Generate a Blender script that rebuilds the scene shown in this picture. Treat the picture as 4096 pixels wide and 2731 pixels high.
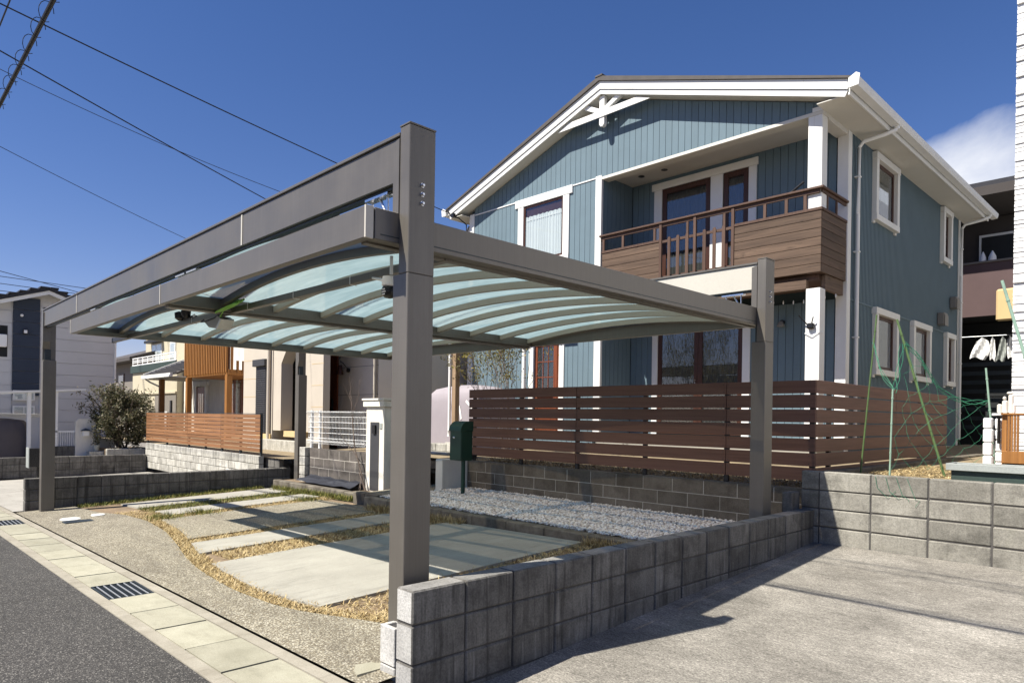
import bpy, math, random
import numpy as np
from mathutils import Vector, Matrix
random.seed(7); rng = np.random.default_rng(7)
for o in list(bpy.data.objects): bpy.data.objects.remove(o)
scn = bpy.context.scene
COL = scn.collection
R = math.radians

# ------------------------------------------------------------------ camera, sky, sun, exposure
# world frame: camera at the origin, X along the street (right), Y towards the house, Z up
YAW = math.atan(2812 / 2739.); ROLL = 0.015
fwd = Vector((-math.sin(YAW), math.cos(YAW), 0)); rgt = Vector((math.cos(YAW), math.sin(YAW), 0)); upv = Vector((0, 0, 1))
cr = rgt * math.cos(ROLL) + upv * math.sin(ROLL); cu = -rgt * math.sin(ROLL) + upv * math.cos(ROLL)
cam = bpy.data.cameras.new('camera'); co = bpy.data.objects.new('camera', cam); COL.objects.link(co)
co.matrix_world = Matrix(((cr.x, cu.x, -fwd.x, 0), (cr.y, cu.y, -fwd.y, 0), (cr.z, cu.z, -fwd.z, 0), (0, 0, 0, 1)))
cam.sensor_width = 36; cam.lens = 36 * 2739 / 4096.; cam.shift_y = (1670 - 1365.5) / 4096.; cam.clip_start = .05; cam.clip_end = 2000
scn.camera = co
SUN = Vector((.25, .71, -1)).normalized()
wd = bpy.data.worlds.new('World'); scn.world = wd; wd.use_nodes = True
wn, wl = wd.node_tree.nodes, wd.node_tree.links
wn.clear()
sky = wn.new('ShaderNodeTexSky'); sky.sky_type = 'NISHITA'; sky.sun_disc = False
sky.sun_elevation = math.asin(-SUN.z); sky.sun_rotation = math.atan2(-SUN.x, -SUN.y)
sky.altitude = 50; sky.air_density = 1.0; sky.dust_density = .15; sky.ozone_density = 2.6
# thin cloud bank low in the sky behind the house
tc = wn.new('ShaderNodeTexCoord')
nz = wn.new('ShaderNodeTexNoise'); nz.inputs['Scale'].default_value = 2.6; nz.inputs['Detail'].default_value = 9; nz.inputs['Roughness'].default_value = .56; nz.inputs['Distortion'].default_value = .35
mp = wn.new('ShaderNodeMapping'); mp.inputs['Scale'].default_value = (1, 1, 1.7); mp.inputs['Location'].default_value = (3.1, 1.7, .4)
wl.new(tc.outputs['Generated'], mp.inputs['Vector']); wl.new(mp.outputs['Vector'], nz.inputs['Vector'])
sx = wn.new('ShaderNodeSeparateXYZ'); wl.new(tc.outputs['Generated'], sx.inputs['Vector'])
dotn = wn.new('ShaderNodeVectorMath'); dotn.operation = 'DOT_PRODUCT'; dotn.inputs[1].default_value = (.02, 1, 0); wl.new(tc.outputs['Generated'], dotn.inputs[0])
m1 = wn.new('ShaderNodeMapRange'); m1.inputs['From Min'].default_value = .83; m1.inputs['From Max'].default_value = .92; wl.new(dotn.outputs['Value'], m1.inputs['Value'])
m2 = wn.new('ShaderNodeMapRange'); m2.inputs['From Min'].default_value = .44; m2.inputs['From Max'].default_value = .27; wl.new(sx.outputs['Z'], m2.inputs['Value'])
mm = wn.new('ShaderNodeMath'); mm.operation = 'MULTIPLY'; wl.new(m1.outputs[0], mm.inputs[0]); wl.new(m2.outputs[0], mm.inputs[1])
m3 = wn.new('ShaderNodeMath'); m3.operation = 'MULTIPLY_ADD'; m3.inputs[1].default_value = .55; wl.new(mm.outputs[0], m3.inputs[0]); wl.new(nz.outputs['Fac'], m3.inputs[2])
m4 = wn.new('ShaderNodeMapRange'); m4.inputs['From Min'].default_value = .74; m4.inputs['From Max'].default_value = 1.0; m4.inputs['To Max'].default_value = .92; wl.new(m3.outputs[0], m4.inputs['Value'])
mx = wn.new('ShaderNodeMix'); mx.data_type = 'RGBA'; wl.new(m4.outputs[0], mx.inputs['Factor']); hs = wn.new('ShaderNodeHueSaturation'); hs.inputs['Saturation'].default_value = 1.24; hs.inputs['Value'].default_value = 1.1; wl.new(sky.outputs[0], hs.inputs['Color']); tn = wn.new('ShaderNodeMix'); tn.data_type = 'RGBA'; tn.blend_type = 'MULTIPLY'; tn.inputs['Factor'].default_value = 1; tn.inputs[7].default_value = (1.16, .935, 1.12, 1); wl.new(hs.outputs[0], tn.inputs[6]); wl.new(tn.outputs[2], mx.inputs[6]); mx.inputs[7].default_value = (10.5, 10.7, 11.2, 1)
bg = wn.new('ShaderNodeBackground'); bg.inputs['Strength'].default_value = .052
wo = wn.new('ShaderNodeOutputWorld'); wl.new(mx.outputs[2], bg.inputs['Color']); wl.new(bg.outputs[0], wo.inputs['Surface'])
sl = bpy.data.lights.new('sun', 'SUN'); sl.energy = 5.0; sl.angle = R(.53); sl.color = (1, .945, .85)
so = bpy.data.objects.new('sun', sl); COL.objects.link(so); so.rotation_euler = SUN.to_track_quat('-Z', 'Y').to_euler(); so.location = (-6, -12, 25)
scn.view_settings.view_transform = 'Standard'; scn.view_settings.look = 'None'; scn.view_settings.gamma = 1; scn.view_settings.exposure = .88
scn.view_settings.use_curve_mapping = False
try:
    scn.cycles.max_bounces = 8; scn.cycles.diffuse_bounces = 3; scn.cycles.transparent_max_bounces = 12; scn.cycles.caustics_reflective = False; scn.cycles.caustics_refractive = False
except Exception: pass

# ------------------------------------------------------------------ mesh helpers
WLOC = {}
def finish(o, parent, loc):
    if parent is not None:
        o.parent = parent; o.location = Vector(loc) - Vector(WLOC[parent.name])
    else: o.location = loc
    WLOC[o.name] = Vector(loc)
    return o
class MB:
    def __init__(s): s.v = []; s.f = []
    def add(s, v, f):
        n = len(s.v); s.v += [tuple(p) for p in v]; s.f += [tuple(i + n for i in q) for q in f]; return s
    def box(s, x0, x1, y0, y1, z0, z1, b=0):
        if x0 > x1: x0, x1 = x1, x0
        if y0 > y1: y0, y1 = y1, y0
        if z0 > z1: z0, z1 = z1, z0
        if b <= 0:
            v = [(x, y, z) for z in (z0, z1) for y in (y0, y1) for x in (x0, x1)]
            return s.add(v, [(0, 2, 3, 1), (4, 5, 7, 6), (0, 1, 5, 4), (2, 6, 7, 3), (0, 4, 6, 2), (1, 3, 7, 5)])
        V = {}; v = []
        for ix, x in ((-1, x0), (1, x1)):
            for iy, y in ((-1, y0), (1, y1)):
                for iz, z in ((-1, z0), (1, z1)):
                    for a in range(3):
                        p = [x - ix * b, y - iy * b, z - iz * b]; p[a] = (x, y, z)[a]
                        V[(ix, iy, iz, a)] = len(v); v.append(tuple(p))
        f = []
        for a in range(3):
            o1, o2 = [(1, 2), (0, 2), (0, 1)][a]
            for sg in (-1, 1):
                q = []
                for s1, s2 in ((-1, -1), (1, -1), (1, 1), (-1, 1)):
                    k = [0, 0, 0]; k[a] = sg; k[o1] = s1; k[o2] = s2; q.append(V[(*k, a)])
                if (sg < 0) ^ (a == 1): q.reverse()
                f.append(tuple(q))
        for a in range(3):
            o1, o2 = [(1, 2), (0, 2), (0, 1)][a]
            for s1 in (-1, 1):
                for s2 in (-1, 1):
                    k0 = [0, 0, 0]; k1 = [0, 0, 0]; k0[a] = -1; k1[a] = 1
                    for k in (k0, k1): k[o1] = s1; k[o2] = s2
                    f.append((V[(*k0, o1)], V[(*k1, o1)], V[(*k1, o2)], V[(*k0, o2)]))
        for ix in (-1, 1):
            for iy in (-1, 1):
                for iz in (-1, 1): f.append(tuple(V[(ix, iy, iz, a)] for a in range(3)))
        return s.add(v, f)
    def prism(s, poly, axis, a, b):
        """polygon in the plane normal to axis ('x': (y,z), 'y': (x,z), 'z': (x,y)) extruded from a to b"""
        n = len(poly)
        def P(p, c): return {'x': (c, p[0], p[1]), 'y': (p[0], c, p[1]), 'z': (p[0], p[1], c)}[axis]
        v = [P(p, a) for p in poly] + [P(p, b) for p in poly]
        return s.add(v, [tuple(range(n)), tuple(range(2 * n - 1, n - 1, -1))] + [(i, i + n, (i + 1) % n + n, (i + 1) % n) for i in range(n)])
    def tube(s, pts, r, n=6, cap=True):
        pts = [Vector(p) for p in pts]; rr = r if isinstance(r, (list, tuple)) else [r] * len(pts); v = []
        for i, p in enumerate(pts):
            d = (pts[min(i + 1, len(pts) - 1)] - pts[max(i - 1, 0)]).normalized()
            a = d.cross(Vector((0, 0, 1)));
            if a.length < .05: a = d.cross(Vector((0, 1, 0)))
            a.normalize(); b = d.cross(a)
            for k in range(n):
                t = 2 * math.pi * k / n; v.append(p + a * math.cos(t) * rr[i] + b * math.sin(t) * rr[i])
        f = [(i * n + k, i * n + (k + 1) % n, (i + 1) * n + (k + 1) % n, (i + 1) * n + k) for i in range(len(pts) - 1) for k in range(n)]
        if cap: f += [tuple(range(n - 1, -1, -1)), tuple((len(pts) - 1) * n + k for k in range(n))]
        return s.add(v, f)
    def bar(s, p, q, w, h):
        """rectangular bar from p to q, w sideways, h in the other direction"""
        p, q = Vector(p), Vector(q); d = (q - p).normalized(); a = d.cross(Vector((0, 0, 1)))
        if a.length < .05: a = Vector((1, 0, 0))
        a.normalize(); b = a.cross(d).normalized(); v = []
        for c in (p, q):
            for i, j in ((-1, -1), (1, -1), (1, 1), (-1, 1)): v.append(c + a * i * w / 2 + b * j * h / 2)
        return s.add(v, [(3, 2, 1, 0), (4, 5, 6, 7), (0, 1, 5, 4), (1, 2, 6, 5), (2, 3, 7, 6), (3, 0, 4, 7)])
    def lathe(s, prof, c, n=16, axis='z'):
        v = []
        for r, h in prof:
            for k in range(n):
                t = 2 * math.pi * k / n
                if axis == 'z': v.append((c[0] + r * math.cos(t), c[1] + r * math.sin(t), c[2] + h))
                elif axis == 'y': v.append((c[0] + r * math.cos(t), c[1] + h, c[2] + r * math.sin(t)))
                else: v.append((c[0] + h, c[1] + r * math.cos(t), c[2] + r * math.sin(t)))
        m = len(prof)
        f = [(i * n + k, i * n + (k + 1) % n, (i + 1) * n + (k + 1) % n, (i + 1) * n + k) for i in range(m - 1) for k in range(n)]
        f += [tuple(range(n - 1, -1, -1)), tuple((m - 1) * n + k for k in range(n))]
        return s.add(v, f)
    def build(s, name, mat, parent=None, smooth=False, loc=None, fixn=True):
        V = np.array(s.v, dtype=float)
        if loc is None: loc = ((V[:, 0].min() + V[:, 0].max()) / 2, (V[:, 1].min() + V[:, 1].max()) / 2, V[:, 2].min())
        me = bpy.data.meshes.new(name); me.from_pydata((V - np.array(loc)).tolist(), [], s.f)
        if fixn:
            import bmesh
            bm = bmesh.new(); bm.from_mesh(me); bmesh.ops.recalc_face_normals(bm, faces=bm.faces); bm.to_mesh(me); bm.free()
        me.materials.append(MAT[mat])
        if smooth:
            for p in me.polygons: p.use_smooth = True
            try: me.set_sharp_from_angle(angle=R(40))
            except Exception: pass
        o = bpy.data.objects.new(name, me); COL.objects.link(o)
        return finish(o, parent, loc)
def bx(name, mat, parent, *a, b=.004): return MB().box(*a, b=b).build(name, mat, parent, fixn=False)
def inst(name, me, parent, loc, rz=0):
    o = bpy.data.objects.new(name, me); COL.objects.link(o); o.rotation_euler.z = rz
    return finish(o, parent, loc)
def tag(o, label, cat=None, group=None, kind=None):
    if label: o['label'] = label
    if cat: o['category'] = cat
    if group: o['group'] = group
    if kind: o['kind'] = kind
    return o
def thing(name, label, cat, loc, group=None, kind=None):
    o = bpy.data.objects.new(name, None); COL.objects.link(o); o.empty_display_size = .2
    finish(o, None, loc); return tag(o, label, cat, group, kind)
def struct(o): o['kind'] = 'structure'; return o
def soup(name, V, F, mat, parent=None, loc=(0, 0, 0), smooth=False):
    """fast mesh from numpy arrays: V (n,3), F (m,k) with constant k"""
    me = bpy.data.meshes.new(name); V = np.asarray(V, dtype=np.float32) - np.array(loc, dtype=np.float32); F = np.asarray(F, dtype=np.int32); k = F.shape[1]
    me.vertices.add(len(V)); me.vertices.foreach_set('co', V.ravel()); me.loops.add(F.size); me.loops.foreach_set('vertex_index', F.ravel())
    me.polygons.add(len(F)); me.polygons.foreach_set('loop_start', np.arange(0, F.size, k, dtype=np.int32)); me.polygons.foreach_set('loop_total', np.full(len(F), k, dtype=np.int32))
    me.update(calc_edges=True); me.validate()
    (me.shade_smooth if smooth else me.shade_flat)()
    me.materials.append(MAT[mat])
    o = bpy.data.objects.new(name, me); COL.objects.link(o); return finish(o, parent, loc)

# ------------------------------------------------------------------ materials
MAT = {}
class NT:
    def __init__(s, name):
        s.m = bpy.data.materials.new(name); s.m.use_nodes = True; s.n = s.m.node_tree.nodes; s.l = s.m.node_tree.links
        s.b = s.n['Principled BSDF']; s.out = s.n['Material Output']; MAT[name] = s.m
        s.pos = s.n.new('ShaderNodeNewGeometry').outputs['Position']; s.nrm = None
    def put(s, a, sock):
        if isinstance(a, bpy.types.NodeSocket): s.l.new(a, sock)
        elif isinstance(a, (tuple, list)): sock.default_value = (*a, 1) if len(a) == 3 and sock.type == 'RGBA' else a
        else: sock.default_value = a
    def map(s, scale, rot=(0, 0, 0), src=None):
        n = s.n.new('ShaderNodeMapping'); n.inputs['Scale'].default_value = scale if isinstance(scale, (tuple, list)) else (scale,) * 3
        n.inputs['Rotation'].default_value = rot; s.l.new(src or s.pos, n.inputs['Vector']); return n.outputs[0]
    def noise(s, scale, detail=4, rough=.55, dist=0, rot=(0, 0, 0)):
        n = s.n.new('ShaderNodeTexNoise'); n.inputs['Scale'].default_value = 1; n.inputs['Detail'].default_value = detail; n.inputs['Roughness'].default_value = rough; n.inputs['Distortion'].default_value = dist
        s.l.new(s.map(scale, rot), n.inputs['Vector']); return n.outputs['Fac']
    def voro(s, scale, out='Color', feat='F1', rnd=1):
        n = s.n.new('ShaderNodeTexVoronoi'); n.feature = feat; n.inputs['Scale'].default_value = 1; n.inputs['Randomness'].default_value = rnd
        s.l.new(s.map(scale), n.inputs['Vector']); return n.outputs[out]
    def ramp(s, fac, stops, interp='LINEAR'):
        n = s.n.new('ShaderNodeValToRGB'); cr = n.color_ramp; cr.interpolation = interp
        while len(cr.elements) < len(stops): cr.elements.new(.5)
        for e, (p, c) in zip(cr.elements, stops): e.position = p; e.color = (*c, 1) if isinstance(c, (tuple, list)) else (c, c, c, 1)
        s.put(fac, n.inputs['Fac']); return n.outputs['Color']
    def mix(s, f, a, b, mode='MIX'):
        n = s.n.new('ShaderNodeMix'); n.data_type = 'RGBA'; n.blend_type = mode
        s.put(f, n.inputs['Factor']); s.put(a, n.inputs[6]); s.put(b, n.inputs[7]); return n.outputs[2]
    def math(s, op, a, b=0):
        n = s.n.new('ShaderNodeMath'); n.operation = op; s.put(a, n.inputs[0]); s.put(b, n.inputs[1]); return n.outputs[0]
    def island(s): return s.n.new('ShaderNodeNewGeometry').outputs['Random Per Island']
    def objrnd(s): return s.n.new('ShaderNodeObjectInfo').outputs['Random']
    def bump(s, h, strength=.3, dist=.01):
        n = s.n.new('ShaderNodeBump'); n.inputs['Strength'].default_value = strength; n.inputs['Distance'].default_value = dist
        s.put(h, n.inputs['Height'])
        if s.nrm: s.l.new(s.nrm, n.inputs['Normal'])
        s.nrm = n.outputs[0]; s.l.new(s.nrm, s.b.inputs['Normal']); return s
    def set(s, col, rough=.6, metal=0, spec=.4):
        s.put(col, s.b.inputs['Base Color']); s.put(rough, s.b.inputs['Roughness']); s.put(metal, s.b.inputs['Metallic']); s.put(spec, s.b.inputs['Specular IOR Level']); return s
def scl(c, k): return tuple(x * k for x in c)
def plain(name, col, rough=.6, var=.12, scale=3, fine=60, bump=.08, metal=0, spec=.4, stretch=(1, 1, 1), objvar=0, dirt=0):
    """painted / cast surface: large tone drift, fine mottling, light relief"""
    t = NT(name)
    a = t.noise(tuple(scale * k for k in stretch), 5, .6); b = t.noise(tuple(fine * k for k in stretch), 3, .6)
    c = t.mix(t.ramp(a, [(.25, 0), (.75, 1)]), scl(col, 1 - var), scl(col, 1 + var))
    c = t.mix(.5, c, t.ramp(b, [(.3, .5 - var * .8), (.7, .5 + var * .8)]), 'OVERLAY')
    if objvar: c = t.mix(1, c, t.ramp(t.objrnd(), [(0, 1 - objvar), (1, 1.0)]), 'MULTIPLY')
    if dirt:
        d = t.noise((2.2, 2.2, .5), 6, .7); c = t.mix(t.math('MULTIPLY', t.ramp(d, [(.5, 0), (.72, 1)]), dirt), c, scl(col, .45))
    t.set(c, t.ramp(b, [(.3, max(rough - .08, .02)), (.7, min(rough + .08, 1))]), metal, spec)
    if bump: t.bump(b, bump, .004)
    return t
def stone_block(name, lo, hi, stain=.5, streak=.6, bumpk=.5, moss=0):
    t = NT(name)
    a = t.noise(3.0, 6, .65); f = t.noise(75, 4, .7); pit = t.noise(190, 2, .6)
    c = t.mix(t.ramp(a, [(.3, 0), (.7, 1)]), lo, hi)
    c = t.mix(1, c, t.ramp(t.objrnd(), [(0, .74), (.5, .95), (1, 1.08)]), 'MULTIPLY')
    c = t.mix(.85, c, t.ramp(f, [(.25, .28), (.5, .5), (.75, .68)]), 'OVERLAY')
    # rain streaks run down from the top edge and dirt gathers in the low parts
    s = t.noise((16, 16, 1.1), 5, .7, .4); c = t.mix(t.math('MULTIPLY', t.ramp(s, [(.5, 0), (.72, 1)]), streak), c, scl(lo, .32))
    s2 = t.noise((24, 24, 1.6), 4, .6, .2); c = t.mix(t.math('MULTIPLY', t.ramp(s2, [(.58, 0), (.74, 1)]), streak * .6), c, scl(hi, 1.45))
    g = t.noise((3.4, 3.4, 4.5), 6, .72); c = t.mix(t.math('MULTIPLY', t.ramp(g, [(.5, 0), (.66, 1)]), stain), c, scl(lo, .4))
    if moss: c = t.mix(t.math('MULTIPLY', t.ramp(t.noise(5, 6, .7), [(.55, 0), (.7, 1)]), moss), c, (.07, .075, .03))
    t.set(c, .92, 0, .2); t.bump(f, bumpk, .006); t.bump(pit, bumpk * .8, .004); return t
def wood(name, a, b, axis=0, scale=1, rough=.6, objvar=.25, dark=.35):
    t = NT(name); k = [26 * scale] * 3; k[axis] = 1.2 * scale; k2 = [90 * scale] * 3; k2[axis] = 2.5 * scale
    g = t.noise(tuple(k), 5, .65, .5); f = t.noise(tuple(k2), 3, .6)
    c = t.mix(t.ramp(g, [(.3, 0), (.7, 1)]), a, b); c = t.mix(.6, c, t.ramp(f, [(.3, .36), (.7, .62)]), 'OVERLAY')
    if dark:
        kk = [14 * scale] * 3; kk[axis] = 3 * scale
        c = t.mix(t.math('MULTIPLY', t.ramp(t.noise(tuple(kk), 4, .7, 1.), [(.58, 0), (.72, 1)]), dark), c, scl(a, .35))
    if objvar: c = t.mix(1, c, t.ramp(t.objrnd(), [(0, 1 - objvar), (1, 1.05)]), 'MULTIPLY')
    t.set(c, rough, 0, .3); t.bump(f, .15, .003); return t

# metal of the carport
t = NT('bronze'); f = t.noise((90, 90, 1.5), 3, .6); g = t.noise(1.6, 4, .6); h = t.noise((1.2, 90, 90), 3, .6)
c = t.mix(t.ramp(g, [(.3, 0), (.7, 1)]), (.132, .120, .102), (.160, .146, .126)); c = t.mix(.25, c, t.ramp(f, [(.3, .4), (.7, .6)]), 'OVERLAY'); c = t.mix(.08, c, t.ramp(h, [(.3, .4), (.7, .6)]), 'OVERLAY'); c = t.mix(t.math('MULTIPLY', t.ramp(t.noise((5, 5, .8), 6, .75, .3), [(.56, 0), (.78, 1)]), .22), c, (.26, .24, .21))
t.set(c, t.ramp(g, [(.3, .36), (.7, .47)]), .35, .5)
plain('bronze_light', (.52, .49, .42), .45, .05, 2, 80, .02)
plain('rafter_metal_lit', (.31, .295, .25), .5, .07, 2, 90, .03, .1)  # bronze lightened to carry the light coming through the roof panels
plain('chrome', (.7, .7, .7), .25, .03, 2, 50, 0, 1)
t = NT('polycarbonate')
tr = t.n.new('ShaderNodeBsdfTranslucent'); df = t.n.new('ShaderNodeBsdfDiffuse'); gl = t.n.new('ShaderNodeBsdfGlossy'); gl.inputs['Roughness'].default_value = .2
cc = t.mix(t.ramp(t.noise((1.1, 9, 1.5), 6, .7, .8), [(.38, 0), (.66, 1)]), (.34, .475, .53), (.46, .60, .65)); t.l.new(cc, tr.inputs['Color']); df.inputs['Color'].default_value = (.40, .48, .50, 1)
ms = t.n.new('ShaderNodeMixShader'); ms.inputs[0].default_value = .25; t.l.new(tr.outputs[0], ms.inputs[1]); t.l.new(df.outputs[0], ms.inputs[2])
ms2 = t.n.new('ShaderNodeMixShader'); ms2.inputs[0].default_value = .04; t.l.new(ms.outputs[0], ms2.inputs[1]); t.l.new(gl.outputs[0], ms2.inputs[2]); tp_ = t.n.new('ShaderNodeBsdfTransparent'); tp_.inputs['Color'].default_value = (1, .94, .84, 1); ms3 = t.n.new('ShaderNodeMixShader'); ms3.inputs[0].default_value = .30; t.l.new(ms2.outputs[0], ms3.inputs[1]); t.l.new(tp_.outputs[0], ms3.inputs[2]); t.l.new(ms3.outputs[0], t.out.inputs['Surface'])
# glazing: clear pane with a mirror share that grows at grazing angles
t = NT('glass'); ta = t.n.new('ShaderNodeBsdfTransparent'); ta.inputs['Color'].default_value = (.92, .94, .94, 1); gl = t.n.new('ShaderNodeBsdfGlossy'); gl.inputs['Roughness'].default_value = .01; gl.inputs['Color'].default_value = (.95, .97, 1, 1)
lw = t.n.new('ShaderNodeLayerWeight'); lw.inputs['Blend'].default_value = .5; mr = t.math('ADD', .055, t.math('MULTIPLY', t.math('POWER', lw.outputs['Facing'], 4), .85)); ms = t.n.new('ShaderNodeMixShader'); t.l.new(mr, ms.inputs[0]); t.l.new(ta.outputs[0], ms.inputs[1]); t.l.new(gl.outputs[0], ms.inputs[2]); t.l.new(ms.outputs[0], t.out.inputs['Surface'])
# ground materials
t = NT('asphalt'); v = t.voro(150); vd = t.voro(150, 'Distance'); f = t.noise(420, 2, .7); g = t.noise(.9, 5, .6); sp = t.n.new('ShaderNodeSeparateColor'); t.l.new(v, sp.inputs[0])
c = t.ramp(sp.outputs[0], [(0, (.03, .029, .028)), (.5, (.058, .055, .051)), (.86, (.09, .085, .078)), (1, (.26, .245, .22))])
c = t.mix(.6, c, t.ramp(g, [(.3, .38), (.7, .58)]), 'OVERLAY'); c = t.mix(.7, c, t.ramp(f, [(.3, .3), (.7, .7)]), 'OVERLAY')
t.set(c, .9, 0, .25); t.bump(vd, .7, .006); t.bump(f, .3, .003)
t = NT('aggregate'); v = t.voro(76); vd = t.voro(76, 'Distance'); f = t.noise(260, 2, .7); g = t.noise((.8, 2.3, 1), 7, .74, .8); sp = t.n.new('ShaderNodeSeparateColor'); t.l.new(v, sp.inputs[0])
c = t.ramp(sp.outputs[0], [(0, (.17, .14, .095)), (.3, (.28, .245, .175)), (.62, (.37, .335, .25)), (1, (.54, .50, .40))])
c = t.mix(t.ramp(vd, [(.34, 0), (.66, .7)]), c, (.10, .09, .07))
c = t.mix(t.math('MULTIPLY', t.ramp(g, [(.46, 0), (.66, 1)]), .55), c, (.115, .10, .076)); t.set(c, .9, 0, .25); t.bump(t.math('SUBTRACT', 1, vd), .8, .008); t.bump(f, .3, .002)
def concrete(name, lo, hi, k=1, streak=None, stain=.4, bumpk=.25):
    t = NT(name); a = t.noise(1.3 * k, 6, .65, .3); f = t.noise(120, 4, .7); s = t.noise((7 * k, 1.6 * k, 3) if streak is None else streak, 5, .7, .4)
    c = t.mix(t.ramp(a, [(.3, 0), (.7, 1)]), lo, hi); c = t.mix(.75, c, t.ramp(f, [(.28, .36), (.72, .62)]), 'OVERLAY')
    c = t.mix(t.math('MULTIPLY', t.ramp(s, [(.52, 0), (.75, 1)]), stain), c, scl(lo, .55))
    if 'lid' in name: c = t.mix(1, c, t.ramp(t.objrnd(), [(0, .84), (1, 1.06)]), 'MULTIPLY')
    t.set(c, .88, 0, .25); t.bump(f, bumpk, .004); return t
concrete('slab_concrete', (.28, .265, .225), (.37, .352, .30), 1, None, .5)
concrete('bay_concrete', (.28, .265, .23), (.40, .38, .335), .6, (1.2, 6, 3), .45)
t = concrete('driveway_concrete', (.185, .171, .146), (.285, .267, .232), .5, (3, 6, 3), .4, .4)
br = t.noise((11, 95, 60), 4, .75, 1.2); sp2 = t.noise((60, 130, 60), 3, .8, .5)
c0 = t.b.inputs['Base Color'].links[0].from_socket
c1 = t.mix(.9, c0, t.ramp(br, [(.28, .22), (.5, .5), (.72, .78)]), 'OVERLAY'); c1 = t.mix(1, c1, t.ramp(sp2, [(.34, .24), (.66, .76)]), 'OVERLAY'); c1 = t.mix(.7, c1, t.ramp(t.noise(75, 3, .8), [(.34, .3), (.66, .7)]), 'OVERLAY'); c1 = t.mix(1, c1, t.ramp(t.noise((1.2, 1.8, 1), 7, .72, .5), [(.34, .66), (.66, 1.18)]), 'MULTIPLY')
t.l.new(c1, t.b.inputs['Base Color']); t.bump(br, .35, .006)
concrete('lid_concrete', (.30, .283, .21), (.41, .39, .30), 2, (4, 9, 3), .4)
t = MAT['lid_concrete']
concrete('gutter_concrete', (.25, .225, .175), (.38, .35, .285), 2, (20, 4, 3), .4, .5)
concrete('kerb_concrete', (.085, .072, .055), (.22, .195, .155), 3, (7, 7, 2.5), .85, .6)
plain('soil', (.20, .145, .09), .95, .3, 5, 90, .8)
plain('garden_soil', (.23, .18, .11), .95, .3, 4, 80, .8)
plain('ground_far', (.20, .18, .15), .95, .2, .4, 20, .3)
t = NT('straw'); i = t.island(); c = t.ramp(i, [(0, (.19, .13, .055)), (.35, (.35, .255, .118)), (.75, (.50, .385, .195)), (1, (.60, .49, .29))]); t.set(c, .8, 0, .2)
t = NT('weed'); i = t.island(); c = t.ramp(i, [(0, (.05, .07, .012)), (.6, (.13, .14, .025)), (1, (.34, .29, .085))]); t.set(c, .7, 0, .3)
t = NT('pebble'); i = t.island(); c = t.ramp(i, [(0, (.50, .42, .34)), (.3, (.74, .65, .56)), (.7, (.88, .80, .71)), (1, (.94, .90, .83))]); c = t.mix(.4, c, t.ramp(t.noise(130, 3, .6), [(.3, .38), (.7, .6)]), 'OVERLAY'); t.set(c, .75, 0, .3)
# masonry
stone_block('block_grey', (.115, .108, .096), (.215, .205, .185), .55, .95)
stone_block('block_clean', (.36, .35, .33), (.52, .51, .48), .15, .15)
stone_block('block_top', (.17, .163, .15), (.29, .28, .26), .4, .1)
stone_block('block_tall', (.18, .17, .145), (.32, .305, .262), .55, .25, .5, .15)
stone_block('block_brown', (.12, .10, .078), (.215, .185, .15), .35, .2, .35)
stone_block('block_pale', (.36, .345, .295), (.58, .56, .50), .45, .7, .4)
stone_block('block_charcoal', (.085, .075, .065), (.17, .15, .135), .3, .15, .5)
plain('mortar_pale', (.42, .39, .34), .95, .15, 8, 120, .3)
plain('mortar_dark', (.075, .07, .065), .95, .15, 8, 120, .3)
plain('render_cream', (.70, .67, .60), .9, .08, 3, 120, .25, dirt=.35)
# house
plain('siding_blue', (.128, .186, .222), .75, .05, 2.5, 130, .22, objvar=.06)
plain('siding_core', (.035, .055, .065), .9, .05)
plain('white_trim', (.74, .74, .715), .6, .04, 3, 90, .05, dirt=.10)
plain('soffit', (.62, .60, .54), .85, .04, 2, 200, .08)
plain('roof_slate', (.075, .066, .06), .7, .2, 5, 60, .3)
plain('roof_black', (.022, .022, .026), .45, .2, 5, 60, .2)
wood('balcony_board', (.078, .050, .034), (.16, .106, .072), 0, .8, .7, .3, .55)
wood('balcony_board_side', (.078, .050, .034), (.16, .106, .072), 1, .8, .7, .3, .55)
wood('dark_timber', (.075, .042, .03), (.115, .068, .048), 2, 1, .65, .1, .1)
wood('frame_brown', (.045, .018, .012), (.075, .032, .02), 2, 1, .4, 0, .1)
wood('door_red', (.13, .035, .016), (.22, .065, .028), 2, 1, .4, 0, .3)
wood('fence_brown', (.135, .068, .047), (.165, .087, .062), 0, .5, .6, .12, .05)
wood('fence_brown_side', (.135, .068, .047), (.165, .087, .062), 1, .5, .6, .12, .05)
wood('fence_orange', (.215, .098, .042), (.30, .15, .07), 0, .5, .6, .2, .1)
wood('orange_timber', (.25, .105, .026), (.36, .165, .048), 2, .6, .55, .15, .1)
wood('grey_timber', (.21, .14, .085), (.38, .27, .17), 2, .6, .8, .1, .5)
plain('black_metal', (.012, .012, .013), .45, .1, 4, 80, .05)
plain('curtain_white', (.72, .75, .74), .9, .03, 4, 60, .1)
plain('curtain_dark', (.055, .055, .052), .9, .05, 4, 60, .1)
plain('interior', (.02, .022, .024), .95, .1)
plain('white_paint', (.80, .80, .78), .5, .03, 3, 80, .05)
plain('mail_green', (.010, .042, .026), .45, .08, 4, 120, .08)
plain('white_plastic', (.82, .82, .80), .35, .02)
plain('black_plastic', (.012, .012, .013), .3, .05)
plain('grey_plastic', (.20, .19, .175), .5, .06)
plain('cord_green', (.19, .42, .05), .5, .08)
plain('cable_black', (.012, .012, .014), .6, .05)
plain('pole_green', (.085, .14, .05), .5, .15, 8, 60, .1)
plain('pole_pale', (.25, .37, .29), .5, .12, 8, 60, .1)
plain('net_green', (.03, .19, .105), .6, .1)
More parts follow.
